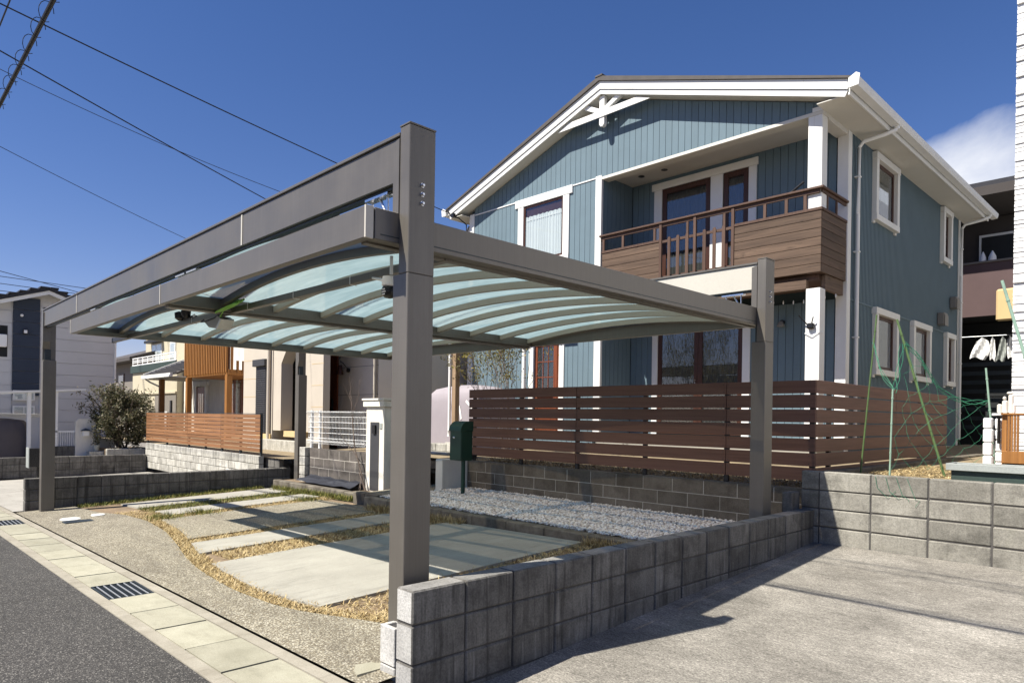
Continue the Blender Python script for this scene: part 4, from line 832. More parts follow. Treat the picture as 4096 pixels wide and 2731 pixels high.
def blades(name, n, sampler, l0, l1, flat, mat, label, cat, w=.0032):
    P = np.array([sampler() for _ in range(n)]); n = len(P)
    a = rng.uniform(0, 6.28, n); tilt = rng.uniform(*flat, n); L = rng.uniform(l0, l1, n)
    d = np.stack([np.cos(a) * np.cos(tilt), np.sin(a) * np.cos(tilt), np.sin(tilt)], -1); sd = np.stack([-np.sin(a), np.cos(a), np.zeros(n)], -1) * w * rng.uniform(.6, 1.5, n)[:, None]
    mid = P + d * (L * .55)[:, None]; tip = P + d * L[:, None] + np.stack([np.zeros(n), np.zeros(n), -L * .12], -1)
    V = np.stack([P - sd, P + sd, mid + sd * .8, mid - sd * .8, tip], 1).reshape(-1, 3)
    base = (np.arange(n) * 5)[:, None]
    F = np.concatenate([base + [0, 1, 2], base + [0, 2, 3], base + [3, 2, 4]]).reshape(-1, 3)
    return tag(soup(name, V, F, mat, None, (float(P[:, 0].mean()), float(P[:, 1].mean()), float(P[:, 2].min()))), label, cat, None, 'stuff')
def in_rect(x0, x1, y0, y1):
    def f():
        x, y = random.uniform(x0, x1), random.uniform(y0, y1); return x, y, GZ(x, y) - .027
    return f
def front_strip():
    x = random.uniform(-12.6, -3.6); y = YC(x) + random.uniform(-.01, .20 if x > -11.4 else .5) + random.gauss(0, .012)
    return x, y, GZ(x, y) - .02
blades('dry_grass', 12000, front_strip, .03, .085, (.02, .75), 'straw', 'dry straw-coloured grass along the curved front edge of the slabs', 'grass')
JO = [(-8.02, -7.24, 3.0, 6.0, 8500, 'between the wide slab and the next concrete strip'), (-9.06, -8.66, 3.1, 6.05, 4200, 'between the concrete strip and the aggregate strip'), (-11.54, -11.06, 3.4, 6.4, 5200, 'left of the aggregate strip'), (-4.99, -3.32, 2.9, 6.0, 9500, 'between the wide slab and the near block wall')]
for x0, x1, y0, y1, n, wh in JO: blades('dry_grass', n, in_rect(x0, x1, y0, y1), .03, .10, (.03, .9), 'straw', 'dry straw-coloured grass ' + wh, 'grass')
def wallside():
    y = random.uniform(3.2, 6.0); x = -3.33 - abs(random.gauss(0, .10)); return x, y, GZ(x, y) - .02
blades('tall_dry_grass', 2600, wallside, .10, .30, (.7, 1.5), 'straw', 'taller dry grass tufts standing behind the near block wall', 'grass')
blades('green_weeds', 4500, lambda: (lambda x, y: (x, y, GZ(x, y) - .02))(random.uniform(-12.9, -12.15), random.uniform(3.6, 6.4)), .03, .10, (.3, 1.3), 'weed', 'greenish grass between the two left concrete strips', 'grass')
blades('green_weeds', 3800, lambda: (lambda x, y: (x, y, GZ(x, y) - .02))(-14.28 + abs(random.gauss(0, .16)), random.uniform(3.0, 6.4)), .03, .11, (.3, 1.4), 'weed', 'greenish grass along the foot of the shaded block wall', 'grass')
blades('green_weeds', 1500, lambda: (lambda x, y: (x, y, GZ(x, y) - .02))(random.gauss(-11.3, .2), random.choice([3.55, 4.1, 5.9]) + random.gauss(0, .12)), .04, .13, (.5, 1.5), 'weed', 'green weed tufts in the dry grass left of the aggregate strip', 'grass')
blades('kerb_grass', 3000, lambda: (lambda x: (x, 5.97 - abs(random.gauss(0, .06)), GZ(x, 5.95) - .02))(random.choice([random.uniform(-8.3, -7.0), random.uniform(-4.9, -3.6), random.uniform(-9.3, -8.6)])), .06, .17, (.4, 1.5), 'straw', 'dry grass tufts against the face of the kerb', 'grass')
blades('kerb_grass', 3200, lambda: (lambda x: (x, 6.46 - abs(random.gauss(0, .08)), GZ(x, 6.4) - .02))(random.uniform(-13.6, -10.4)), .06, .16, (.4, 1.5), 'weed', 'olive grass tufts against the left part of the kerb', 'grass')
blades('mulch', 9000, lambda: (random.uniform(-3.05, -.8), random.uniform(8.0, 11.5), -.635 + random.uniform(0, .03)), .05, .16, (-.1, .25), 'straw', 'dry straw mulch on the raised bed behind the tall wall', 'mulch', .006)
blades('garden_straw', 6000, lambda: (random.uniform(-9.3, -3.4), random.uniform(8.15, 9.2), -.79 + .03 * random.random()), .05, .13, (0, .8), 'straw', 'dry lawn grass of the garden behind the brown fence', 'grass', .005)
random.seed(5); 
sx_ = [(-3.445 + .002 * i, 6.3) for i in range(1)]

# ------------------------------------------------------------------ raised bed on the right: poles, net, planters
def pole(p, q, r, mat, lab):
    p, q = Vector(p), Vector(q); t_ = thing('garden_pole', lab, 'garden pole', p); MB().tube([p, q], [r, r * .9], 8).build('shaft', mat, t_, smooth=True)
    for k in (.3, .62, .9): c_ = p.lerp(q, k); MB().tube([c_ - (q - p).normalized() * .008, c_ + (q - p).normalized() * .008], r * 1.22, 8).build('node', mat, t_)
    return t_
pole((-3.01, 8.87, -.66), (-2.85, 8.87, 1.30), .011, 'pole_green', 'slim dark green garden pole nearest the brown fence, net tied to it')
pole((-2.22, 9.35, -.66), (-2.77, 9.35, 1.29), .015, 'pole_green', 'thick green garden pole leaning left in front of the side windows')
pole((-2.64, 8.73, -.66), (-2.62, 8.73, .40), .011, 'pole_pale', 'short pale green garden pole holding the lower corner of the net')
pole((-1.83, 9.93, -.66), (-1.95, 9.93, .69), .012, 'pole_pale', 'pale green garden pole upright beside the white stone ornament')
pole((-1.02, 8.6, -.63), (-1.56, 8.6, 1.50), .016, 'pole_pale', 'pale garden pole leaning in front of the white house')
net = MB(); random.seed(21)
A0, A1, B0, B1 = Vector((-2.66, 9.3, .98)), Vector((-2.62, 8.75, -.55)), Vector((-1.93, 9.95, .26)), Vector((-1.95, 9.9, -.55))
def NP(u, v):
    p = A0.lerp(B0, u).lerp(A1.lerp(B1, u), v); s = math.sin(math.pi * u)
    return p + Vector((.03 * math.sin(9 * u + 5 * v), -.10 * s, -.20 * s * (1 - v) ** 2 + .02 * math.sin(11 * v + 7 * u)))
nu, nv = 5, 8
def ND(i, j): return NP(min(max((i + .5 * (j % 2)) / nu, 0), 1), j / nv) + Vector((.018 * math.sin(3.1 * i + 5.3 * j), .02 * math.sin(2.2 * i + 1.7 * j), .02 * math.sin(4.1 * i + 2.9 * j)))
for j in range(nv):
    for i in range(nu + 1):
        for di in ((0, -1) if j % 2 == 0 else (0, 1)):
            if 0 <= i + di <= nu:
                p, q = ND(i, j), ND(i + di, j + 1); mid_ = (p + q) / 2 + Vector((.012 * math.sin(i * 7 + j), .01, -.012)); net.tube([p, (p + mid_) / 2 + Vector((.004, 0, 0)), mid_, q], .0017, 4, False)
for q in range(4): net.tube([NP(u, 0) + Vector((0, .01 * q, .03 * math.sin(u * 14 + q * 2))) for u in np.linspace(0, 1, 20)], .003, 4, False)
for q in range(3): net.tube([Vector((-2.90, 8.87, .98)).lerp(Vector((-2.62, 8.75, .38)), k / 8) + Vector((.015 * math.sin(k + q), 0, -.10 * math.sin(math.pi * k / 8) + .02 * q)) for k in range(9)], .003, 4, False)
for q in range(3): net.tube([Vector((-2.70, 9.33, .98)).lerp(Vector((-2.62, 8.75, .35)), k / 8) + Vector((.03 * math.sin(k * .8 + q * 2), 0, -.08 * math.sin(math.pi * k / 8))) for k in range(9)], .0028, 4, False)
for q in range(4): net.tube([Vector((-2.5 + .1 * q, 7.81, -.56)), Vector((-2.48 + .12 * q, 7.812, -.68 - .03 * q)), Vector((-2.38 + .1 * q, 7.813, -.78)), Vector((-2.3 + .06 * q, 7.812, -.70 - .05 * q))], .002, 4, False)
tag(net.build('garden_net', 'net_green'), 'sagging green garden net tied between the poles on the raised bed', 'net', None, 'stuff')
pl = thing('planter', 'long pale grey planter trough on the raised bed, right end of the frame', 'planter', (-1.2, 8.25, -.62))
m = MB(); m.box(-1.93, -.5, 8.12, 8.15, -.47, -.40, .004).box(-1.93, -.5, 8.43, 8.46, -.47, -.40, .004).box(-1.93, -1.9, 8.15, 8.43, -.47, -.40, .004).box(-.53, -.5, 8.15, 8.43, -.47, -.40, .004); m.build('rim', 'planter_grey', pl, fixn=False)
bx('trough', 'planter_green', pl, -1.89, -.54, 8.16, 8.42, -.64, -.42); bx('soil', 'garden_soil', pl, -1.885, -.55, 8.165, 8.415, -.43, -.415, b=0)
tag(bx('stone_sill', 'planter_grey', None, -1.86, -.4, 7.96, 8.09, -.645, -.585, b=.012), 'row of pale edging stones in front of the planter trough', 'edging')
for (x, y, r_) in ((-2.5, 8.2, .07), (-2.35, 8.12, .05), (-2.2, 8.16, .06)): MB().lathe([(r_ * .7, 0), (r_, .03), (r_ * .8, .07), (r_ * .3, .085)], (x, y, -.65), 7)
orn = thing('stone_ornament', 'white stone garden pillar with balls and spout beside the white house', 'ornament', (-1.65, 8.95, -.63))
z = -.64
for k, (w_, h_) in enumerate(((.07, .16), (.07, .15), (.065, .14), (.07, .15), (.06, .12))): bx('stone', 'wall_white', orn, -1.76, -1.76 + w_ + .02, 8.86, 8.96, z, z + h_ - .004, b=.012); z += h_
z = -.64
for k in range(6): h_ = .11 + .02 * (k % 2); bx('stone', 'wall_white', orn, -1.665, -1.585, 8.92, 9.02, z, z + h_ - .004, b=.014); z += h_
MB().lathe([(.012, 0), (.016, .02), (.012, .26), (.02, .28)], (-1.62, 8.88, -.2), 8).build('spout', 'black_metal', orn, smooth=True)
for (dx, dz, w_, h_) in ((-1.65, .126, .045, .10), (-1.605, .126, .05, .14), (-1.55, .126, .045, .20), (-1.60, .268, .03, .04), (-1.565, .328, .055, .03), (-1.515, .126, .03, .10)): bx('stone', 'render_cream', orn, dx, dx + w_, 8.93, 8.98, dz, dz + h_, b=.012)
bx('shelf', 'wall_white', orn, -1.69, -1.49, 8.90, 9.0, .10, .125, b=.006)
pl = thing('wooden_planter', 'orange wooden slatted planter box below the white house', 'planter', (-1.35, 8.85, -.63))
bx('base_board', 'orange_timber', pl, -1.565, -1.0, 8.72, 8.745, -.40, -.27); bx('top_board', 'orange_timber', pl, -1.575, -1.0, 8.71, 8.95, .105, .125); bx('side_board', 'orange_timber', pl, -1.57, -1.525, 8.75, 8.93, -.64, .104)
for k in range(4): bx('slat', 'orange_timber', pl, -1.515 + .026 * k, -1.495 + .026 * k, 8.72, 8.74, -.269, .104, b=.002)
bx('box', 'frame_brown', pl, -1.52, -1.0, 8.76, 8.93, -.64, -.30)

# ------------------------------------------------------------------ things beside the house on the left
cv = thing('covered_bike', 'pale lilac tarpaulin-covered bulky load beside the blue house', 'tarpaulin', (-12.4, 10.4, -.75))
V = []; F = []; nu, nv = 26, 8
prf = [(1.0, -.75), (1.0, .1), (.99, .35), (.95, .52), (.82, .63), (.55, .69), (.25, .73), (0, .74)]
for j, (s_, zz) in enumerate(prf):
    for i in range(nu):
        t_ = 2 * math.pi * i / nu; cx = math.copysign(abs(math.cos(t_)) ** .25, math.cos(t_)); sy = math.copysign(abs(math.sin(t_)) ** .25, math.sin(t_)); wv = 1 + .018 * math.sin(i * 2.6 + j * .7) * (1 if j < 4 else .4)
        V.append((-12.25 + 1.0 * s_ * cx * wv, 10.6 + .62 * s_ * sy * wv, zz + .02 * math.sin(i * 1.3) * (j > 2)))
F = [(j * nu + i, j * nu + (i + 1) % nu, (j + 1) * nu + (i + 1) % nu, (j + 1) * nu + i) for j in range(nv - 1) for i in range(nu)]
MB().add(V, F).build('cover', 'tarp', cv, smooth=True)
for (a, b) in (((-11.95, 9.97, .25), (-11.88, 9.97, -.05)), ((-11.72, 9.97, .36), (-11.50, 9.96, .2))): MB().bar(a, b, .012, .05).build('strap', 'white_plastic', cv)
wp = thing('wooden_post', 'weathered square timber post with a white downpipe behind the mailbox', 'post', (-11.4, 9.4, -.7))
bx('timber', 'grey_timber', wp, -11.53, -11.41, 9.4, 9.52, -.55, 1.75, b=.006); bx('footing', 'block_pale', wp, -11.62, -11.35, 9.3, 9.6, -.80, -.551, b=.01)
MB().tube([(-11.60, 9.38, -.42), (-11.58, 9.38, -.3), (-11.58, 9.38, 1.75)], .032, 10).build('downpipe', 'white_paint', wp, smooth=True)
st = thing('block_steps', 'pale block steps between gate and wooden post', 'steps', (-11.4, 8.9, -1.1))
for k in range(3):
    for q in range(3): bx('block', 'block_pale', st, -11.95 + .36 * q, -11.60 + .36 * q, 8.55 + .24 * k, 8.95 + .24 * k, -1.05 + .16 * k, -.895 + .16 * k, b=.01)
struct(sheet('side_passage', 'garden_soil', [-14.2, -9.42], [8.0, 8.15], lambda x, y: -1.05))
def leaves(name, tips, n, spread, size, mat, parent, flat=.6):
    T = np.array([tuple(p) for p in tips]); k = rng.integers(0, len(T), n); P = T[k] + rng.normal(0, 1, (n, 3)) * spread
    a = rng.normal(0, 1, (n, 3)); a /= np.linalg.norm(a, axis=1)[:, None]; b = np.cross(a, rng.normal(0, 1, (n, 3))); b /= np.linalg.norm(b, axis=1)[:, None]
    L = rng.uniform(.6, 1.3, n)[:, None] * size; W = L * .42
    V = np.stack([P, P + a * L * .5 + b * W * .5, P + a * L, P + a * L * .5 - b * W * .5], 1).reshape(-1, 3); F = np.arange(n * 4).reshape(-1, 4)
    return soup(name, V, F, mat, parent, tuple(WLOC[parent.name]))
random.seed(31)
tr = thing('small_tree', 'sparse small tree with yellow-green leaves behind the brown fence', 'tree', (-9.85, 9.4, -.78)); m = MB(); tips = []
for k in range(9):
    a = random.uniform(-1, .75); tips += twigs(m, (-9.8 + .05 * k - .2, 9.4 + random.uniform(-.1, .1), -.8), (a * .45, random.uniform(-.15, .15), 1.5), 1.7, .012, 3, .55)
m.build('branches', 'twig', tr); leaves('foliage', tips, 7500, .075, .052, 'leaf_yellow', tr)
tag(leaves('fallen_leaves', [(-9.4 + .1 * i, 9.0, .42) for i in range(2)], 2, .01, .02, 'leaf_yellow', tr), None) if False else None

# ------------------------------------------------------------------ neighbours to the left
f = thing('slat_fence', 'orange horizontal slat fence on the pale block wall', 'fence', (-19, 6.76, -.95))
for i in range(9):
    z = -.015 - i * .0955
    for a, b in ((-23.2, -19.62), (-19.61, -17.32), (-17.31, -15.06)): bx('slat', 'fence_orange', f, a, b, 6.72, 6.74, z - .083, z, b=.002)
for xx in (-23.15, -21.4, -19.615, -18.4, -17.315, -16.2, -15.08): bx('post', 'steel_dark', f, xx - .025, xx + .025, 6.742, 6.79, -.949, -.01, b=.003)
bx('top_cap', 'steel_dark', f, -23.2, -15.05, 6.715, 6.79, -.008, .008, b=.002)
def panel_lines(par, x0, x1, y, zs, mat='mortar_dark', d=.004):
    for z in zs: bx('panel_joint', mat, par, x0, x1, y - d, y + .002, z - .006, z + .006, b=0)
bh = thing('beige_house', 'beige stucco house with dark shuttered windows beyond the orange fence', 'house', (-18, 12, -1))
BY = 8.6
m = MB(); m.box(-20.45, -18.50, BY, 14, -1.0, 4.6).box(-18.50, -16.60, BY + .62, BY + .72, -1.0, 2.35).box(-16.24, -15.65, BY, BY + .19, -1.0, 2.35).box(-18.50, -15.65, BY + .02, BY + .72, 2.351, 4.6)
m.build('wall', 'stucco_beige', bh)
bx('porch_wall', 'stucco_bounce_lit', bh, -18.49, -15.0, 9.8, 14, -1.0, 4.6); bx('porch_ceiling', 'stucco_beige', bh, -18.49, -15.0, BY + .73, 9.79, 2.75, 4.59, b=0); bx('rear_wing', 'stucco_beige', bh, -15.0, -14.45, 10.9, 14, -1.0, 4.6)
# arcade in front of the recessed window
m = MB(); m.prism([(-18.48, -.45), (-18.01, -.45), (-18.01, 1.40), (-17.75, 1.72), (-17.35, 1.88), (-17.1, 1.88), (-16.9, 1.82), (-16.70, 1.45), (-16.67, -.45), (-16.245, -.45), (-16.245, 2.34), (-18.48, 2.34)], 'y', BY + .02, BY + .36)
m.build('arcade', 'stucco_beige', bh)
for (x0, x1) in ((-19.48, -18.80),):
    s_ = bx('shutter', 'shutter_grey', bh, x0, x1, BY - .05, BY - .001, -.55, 1.36); bx('shutter_box', 'shutter_grey', s_, x0 - .06, x1 + .05, BY - .14, BY - .0, 1.361, 1.56, b=.01)
    for k in range(30): bx('slat', 'shutter_grey', s_, x0 + .03, x1 - .03, BY - .064, BY - .0505, -.53 + .0625 * k, -.53 + .0625 * k + .042, b=.003)
s_ = bx('shutter', 'shutter_grey', bh, -18.45, -16.7, BY + .58, BY + .619, -.55, 1.3); bx('shutter_box', 'shutter_grey', s_, -18.47, -16.66, BY + .50, BY + .6195, 1.301, 1.5, b=.01)
for k in range(30): bx('slat', 'shutter_grey', s_, -18.42, -16.73, BY + .566, BY + .5795, -.53 + .061 * k, -.53 + .061 * k + .041, b=.003)
panel_lines(bh, -20.45, -19.5, BY, (.50, 1.03, 1.57, 2.1, -.05), 'wall_tan'); panel_lines(bh, -16.24, -15.63, BY, (.2, .75, 1.3, 1.85, -.35), 'wall_tan'); panel_lines(bh, -18.4, -15.0, 9.8, (.55, 1.3, 2.05), 'wall_taupe')
bx('terrace_plinth', 'block_pale', bh, -19.4, -15.7, BY - .3, BY - .002, -1.0, -.70); bx('sill_ledge', 'wall_tan', bh, -19.4, -18.52, BY - .05, BY - .001, -.70, -.56); bx('sill_ledge', 'wall_tan', bh, -18.0, -16.7, BY + .1, BY + .3, -.62, -.46)
MB().tube([(-18.62, BY - .06, 4.0), (-18.62, BY - .06, -.8), (-18.7, BY - .1, -.86)], .05, 10).build('downpipe', 'stucco_beige', bh, smooth=True)
d = bx('front_door', 'door_red', bh, -17.85, -16.98, 9.75, 9.799, -.9, 1.68); bx('door_handle', 'black_metal', d, -17.2, -17.15, 9.70, 9.749, -.1, .45)
lp = MB().lathe([(.06, 0), (.06, -.05), (.02, -.07)], (-16.42, 9.79, 1.22), 12, 'y').build('wall_lantern', 'black_metal', bh)
MB().tube([(-16.42, 9.73, 1.27), (-16.50, 9.66, 1.40), (-16.60, 9.62, 1.46), (-16.63, 9.62, 1.55), (-16.58, 9.62, 1.57)], .012, 6).build('arm', 'black_metal', lp, smooth=True)
MB().lathe([(.03, .12), (.05, .1), (.085, -.10), (.09, -.14), (.02, -.14)], (-16.60, 9.62, 1.24), 12).build('shade', 'frame_brown', lp, smooth=True)
MB().tube([(-15.05, 9.74, 4), (-15.05, 9.74, -.9)], .04, 8).build('downpipe', 'wall_taupe', bh, smooth=True)
bx('roof', 'roof_slate', bh, -20.9, -14.7, 8.1, 14.5, 4.6, 4.8)
rh = thing('rear_house', 'grey-brown rendered house in shade between the beige and blue houses', 'house', (-19.5, 18, -1))
bx('wall', 'wall_taupe', rh, -24, -15.0, 16.0, 22, -1, 4.3); bx('meter_box', 'stucco_cream', rh, -17.9, -17.3, 15.9, 15.999, 1.25, 1.75); bx('wall_light', 'black_metal', rh, -16.7, -16.5, 15.85, 15.999, 2.4, 2.8)
MB().prism([(15.3, 4.3), (22.6, 4.3), (22.6, 4.45), (18.9, 6.3), (15.3, 4.45)], 'x', -24.5, -14.5).build('roof', 'roof_black', rh)
# timber-balcony house
th = thing('timber_balcony_house', 'cream house with an orange timber balcony and porch left of the beige house', 'house', (-27.5, 12, -1))
YB_ = 10.0
bx('wall', 'render_cream', th, -35.3, -20.6, 11.9, 18, -1, 5.5)
b_ = bx('balcony', 'orange_timber', th, -29.55, -25.2, YB_ + .03, 11.89, 1.42, 1.62, b=.01)
bx('backing', 'frame_brown', b_, -29.48, -25.3, YB_ + .10, YB_ + .13, 1.63, 2.9, b=0)  # added dark sheet standing for the shade between the slats
for k in range(26):
    xx = -29.5 + 4.22 * k / 25; bx('slat', 'orange_timber', b_, xx - .04, xx + .04, YB_ - .05, YB_ + .028, 1.50, 2.95, b=.004)
for k in range(9):
    yy = YB_ + .15 + 1.7 * k / 8; bx('slat', 'orange_timber', b_, -25.22, -25.17, yy - .045, yy + .045, 1.5, 2.95 if k < 1 else 1.95, b=.004)
bx('rail', 'orange_timber', b_, -25.26, -25.14, YB_ + .1, 11.88, 2.6, 2.7)
for (x0, x1) in ((-29.52, -29.32), (-25.45, -25.25)): bx('post', 'orange_timber', th, x0, x1, YB_, YB_ + .2, -1, 1.419, b=.01)
d = bx('door', 'door_red', th, -33.4, -32.35, 11.83, 11.899, -.95, 1.19)
for a_, c_ in ((-33.62, -33.401), (-32.349, -32.12)): bx('casing', 'white_trim', d, a_, c_, 11.8, 11.899, -.95, 1.25)
bx('casing', 'white_trim', d, -33.7, -32.04, 11.79, 11.899, 1.251, 1.44)
for k in range(3): bx('pane', 'glass', d, -33.15 + .22 * k, -33.02 + .22 * k, 11.82, 11.829, 0, .9, b=0)
w_ = bx('french_window', 'door_red', th, -29.95, -28.3, 11.86, 11.899, -.95, 1.62)
for a_ in (-29.8, -28.98): bx('pane', 'glass', w_, a_, a_ + .55, 11.852, 11.857, -.8, 1.5, b=0); bx('curtain', 'curtain_white', w_, a_ + .02, a_ + .2, 11.858, 11.8595, -.8, 1.5, b=0)
bx('awning', 'white_trim', w_, -30.1, -28.2, 11.6, 11.859, 1.63, 1.75)
lm = bx('porch_lamp', 'black_metal', th, -34.5, -34.25, 11.7, 11.899, .95, 1.25); bx('lamp_glass', 'curtain_white', lm, -34.45, -34.3, 11.66, 11.699, 1.0, 1.2)
# porch roof with dark tiles, on timber posts
pr_ = thing('tiled_porch', 'small dark tiled porch roof with white gutter on timber posts', 'porch', (-31, 10.5, -1))
V_ = [(-34.2, 9.8, 1.66), (-30.0, 9.8, 1.66), (-30.0, 11.6, 2.47), (-34.4, 11.6, 2.47)]
MB().add(V_ + [(x, y, z - .08) for x, y, z in V_], [(0, 1, 2, 3), (7, 6, 5, 4), (0, 4, 5, 1), (1, 5, 6, 2), (2, 6, 7, 3), (3, 7, 4, 0)]).build('roof', 'roof_slate', pr_)
for k in range(8): z = 1.68 + .81 * k / 8; y = 9.8 + 1.8 * k / 8; MB().bar((-34.15, y, z), (-30.02, y, z), .03, .05).build('tile_course', 'roof_black', pr_)
bx('gutter', 'white_trim', pr_, -34.3, -30.4, 9.68, 9.79, 1.50, 1.66); MB().bar((-34.32, 9.8, 1.68), (-34.5, 11.6, 2.5), .06, .12).build('verge', 'white_trim', pr_); bx('post', 'orange_timber', pr_, -32.7, -32.5, 9.95, 10.15, -1, 1.47); bx('ceiling', 'soffit', pr_, -34.0, -30.1, 9.9, 11.6, 1.471, 1.53)
MB().tube([(-33.9, 9.75, 1.5), (-33.7, 9.9, 1.35), (-32.8, 10.0, 1.15)], .04, 8).build('downpipe', 'white_trim', pr_, smooth=True)
# cream two-storey house farther back with white balcony rail
ch = thing('cream_house', 'far cream house with white balcony railing and green band', 'house', (-45, 16, -1))
k_ = .72
bx('wall', 'stucco_cream', ch, -42.6, -35.4, 11.6, 20, -1, 2.15); bx('band', 'planter_green', ch, -42.7, -35.4, 11.5, 11.599, 2.16, 2.55); bx('band', 'stucco_cream', ch, -42.7, -35.4, 11.52, 11.65, .95, 1.05)
bx('upper_wall', 'stucco_cream', ch, -45.9, -35.4, 13.2, 20, 2.5, 6.2)
w_ = bx('window', 'white_trim', ch, -44.6, -42.8, 13.15, 13.199, 2.6, 4.05); bx('pane', 'glass', w_, -44.5, -43.8, 13.14, 13.148, 2.65, 3.98, b=0); bx('pane', 'glass', w_, -43.7, -42.9, 13.14, 13.148, 2.65, 3.98, b=0); bx('awning', 'black_metal', w_, -44.9, -42.6, 12.8, 13.149, 4.1, 4.25)
w_ = bx('window', 'white_trim', ch, -41.4, -40.5, 13.15, 13.199, 2.6, 4.3); bx('pane', 'glass', w_, -41.3, -40.6, 13.14, 13.148, 2.65, 3.9, b=0)
rl = bx('railing', 'white_paint', ch, -42.6, -35.5, 11.56, 11.62, 2.56, 2.62)
for z in (2.72, 2.82, 2.95): bx('rail', 'white_paint', rl, -42.6, -35.5, 11.57, 11.61, z, z + .05)
for k in range(9): bx('baluster', 'white_paint', rl, -42.55 + .87 * k - .03, -42.55 + .87 * k + .03, 11.575, 11.605, 2.621, 2.95)
bx('porch_opening', 'wall_taupe', ch, -38.6, -35.4, 11.56, 11.599, -1, .85); bx('column', 'black_metal', ch, -36.1, -35.9, 11.5, 11.559, -1, .6); bx('white_gate', 'white_paint', ch, -36.8, -35.5, 11.2, 11.3, -1, .05); bx('garden_wall', 'stucco_cream', ch, -39.5, -36.9, 10.9, 11.1, -1, .20)
fh = thing('dark_roof_house', 'distant grey house with dark roof seen past the grey house', 'house', (-52, 14, -1))
bx('wall', 'wall_taupe', fh, -54, -44, 12.6, 20, -1, 3.0); MB().prism([(11.8, 3.0), (20.5, 3.0), (20.5, 3.15), (16, 4.6), (11.8, 3.2)], 'x', -55, -44).build('roof', 'roof_slate', fh)
w_ = bx('window', 'frame_brown', fh, -49.2, -48.0, 12.55, 12.599, 1.2, 2.4); bx('pane', 'glass', w_, -49.1, -48.1, 12.54, 12.548, 1.3, 2.3, b=0)
# grey house with navy strip, gable towards us
gh = thing('grey_house', 'grey clapboard house with a navy panel and black tiled gable at the left edge', 'house', (-35, 5.2, -1.8))
GX = -31.0
wl0 = bx('wall', 'wall_grey', gh, -39, GX - .03, .2, 7.75, -1.9, 3.75, b=0)
MB().prism([(2.9, 3.75), (7.75, 3.75), (5.43, 4.42)], 'x', -39, GX - .03).build('gable_wall', 'wall_grey', gh)
def clad(y0, y1, mat, x, zs):
    for a_, c_ in zip(zs, zs[1:]):
        o = bx('cladding_panel', mat, gh, x - .03, x, y0, y1, a_ + .006, c_ - .006, b=.003)
zs = list(np.arange(-1.8, 3.9, .455))
clad(5.245, 7.75, 'wall_grey', GX, zs); clad(.3, 4.39, 'wall_grey', GX, zs)
clad(4.40, 5.235, 'wall_navy', GX + .05, list(np.arange(.55, 4.2, .455)))
bx('corner_trim', 'white_trim', gh, GX - .02, GX + .03, 7.75, 7.82, -1.9, 3.8)
for s0, s1 in (((5.43, 4.62), (2.6, 3.62)), ((5.43, 4.62), (8.15, 3.66))):
    (ya, za), (yb, zb) = s0, s1
    MB().prism([(ya, za), (yb, zb), (yb, zb - .12), (ya, za - .12)], 'x', -39.4, GX + .55).build('roof', 'roof_black', gh)
    MB().prism([(ya, za - .13), (yb, zb - .13), (yb, zb - .27), (ya, za - .27)], 'x', GX + .45, GX + .5).build('bargeboard', 'white_trim', gh)
    for k in range(9):
        p_ = Vector((GX + .3, ya, za)).lerp(Vector((GX + .3, yb, zb)), (k + .5) / 9); bx('roof_tile', 'roof_black', gh, GX - .1, GX + .6, p_.y - .14, p_.y + .14, p_.z - .02, p_.z + .05, b=.01)
bx('wall_lamp', 'black_plastic', gh, GX + .051, GX + .16, 4.70, 4.84, 2.84, 3.0); bx('lamp_face', 'white_plastic', gh, GX + .161, GX + .17, 4.72, 4.82, 2.86, 2.98); MB().lathe([(.05, 0), (.05, .06), (.02, .08)], (GX + .05, 4.66, 3.52), 12, 'x').build('spot', 'white_plastic', gh)
bx('balcony_recess_shade', 'interior', gh, GX + .001, GX + .004, 2.5, 4.25, 1.95, 3.1, b=0); bx('air_conditioner', 'white_plastic', gh, GX + .01, GX + .3, 3.95, 4.2, 2.3, 2.75, b=.02)  # flat dark sheet on the wall stands for the shade inside the recess
for zz in (.62, .05):
    w_ = bx('window', 'white_trim', gh, GX + .06, GX + .10, 4.42, 5.1, zz - .25, zz + .12); bx('pane', 'glass', w_, GX + .101, GX + .105, 4.47, 4.74, zz - .2, zz + .07, b=0); bx('pane', 'glass', w_, GX + .101, GX + .105, 4.78, 5.05, zz - .2, zz + .07, b=0)
# thin white canopy, covered vehicle, gate post, bush in the yard beyond
cn = thing('white_canopy', 'thin white cantilever canopy in front of the grey house', 'canopy', (-25.3, 4.2, -1.7))
m = MB(); m.prism([(2.0, .40), (5.47, .66), (5.47, .71), (2.0, .47)], 'x', -27.6, -25.0); m.build('roof', 'white_paint', cn); bx('post', 'white_paint', cn, -25.2, -25.08, 4.62, 4.74, -1.66, .60); bx('post', 'white_paint', cn, -25.2, -25.08, 3.95, 4.05, -1.66, .54); bx('post', 'white_paint', cn, -25.2, -25.08, 2.2, 2.3, -1.66, .42)
vh = thing('covered_vehicle', 'vehicle under a dark grey cover at the left edge', 'vehicle', (-25.5, 2.8, -1.66))
V = []; prf = [(1.0, -1.66), (1.0, -1.2), (.99, -.7), (.95, -.42), (.86, -.30), (.6, -.25), (0, -.23)]; nu = 30
for j, (s_, zz) in enumerate(prf):
    for i in range(nu):
        t_ = 2 * math.pi * i / nu; cx = math.copysign(abs(math.cos(t_)) ** .45, math.cos(t_)); sy = math.copysign(abs(math.sin(t_)) ** .45, math.sin(t_)); wv = 1 + .02 * math.sin(i * 3.1 + j * .5)
        V.append((-26.0 + .85 * s_ * cx * wv, 2.75 + 1.38 * s_ * sy * wv, zz))
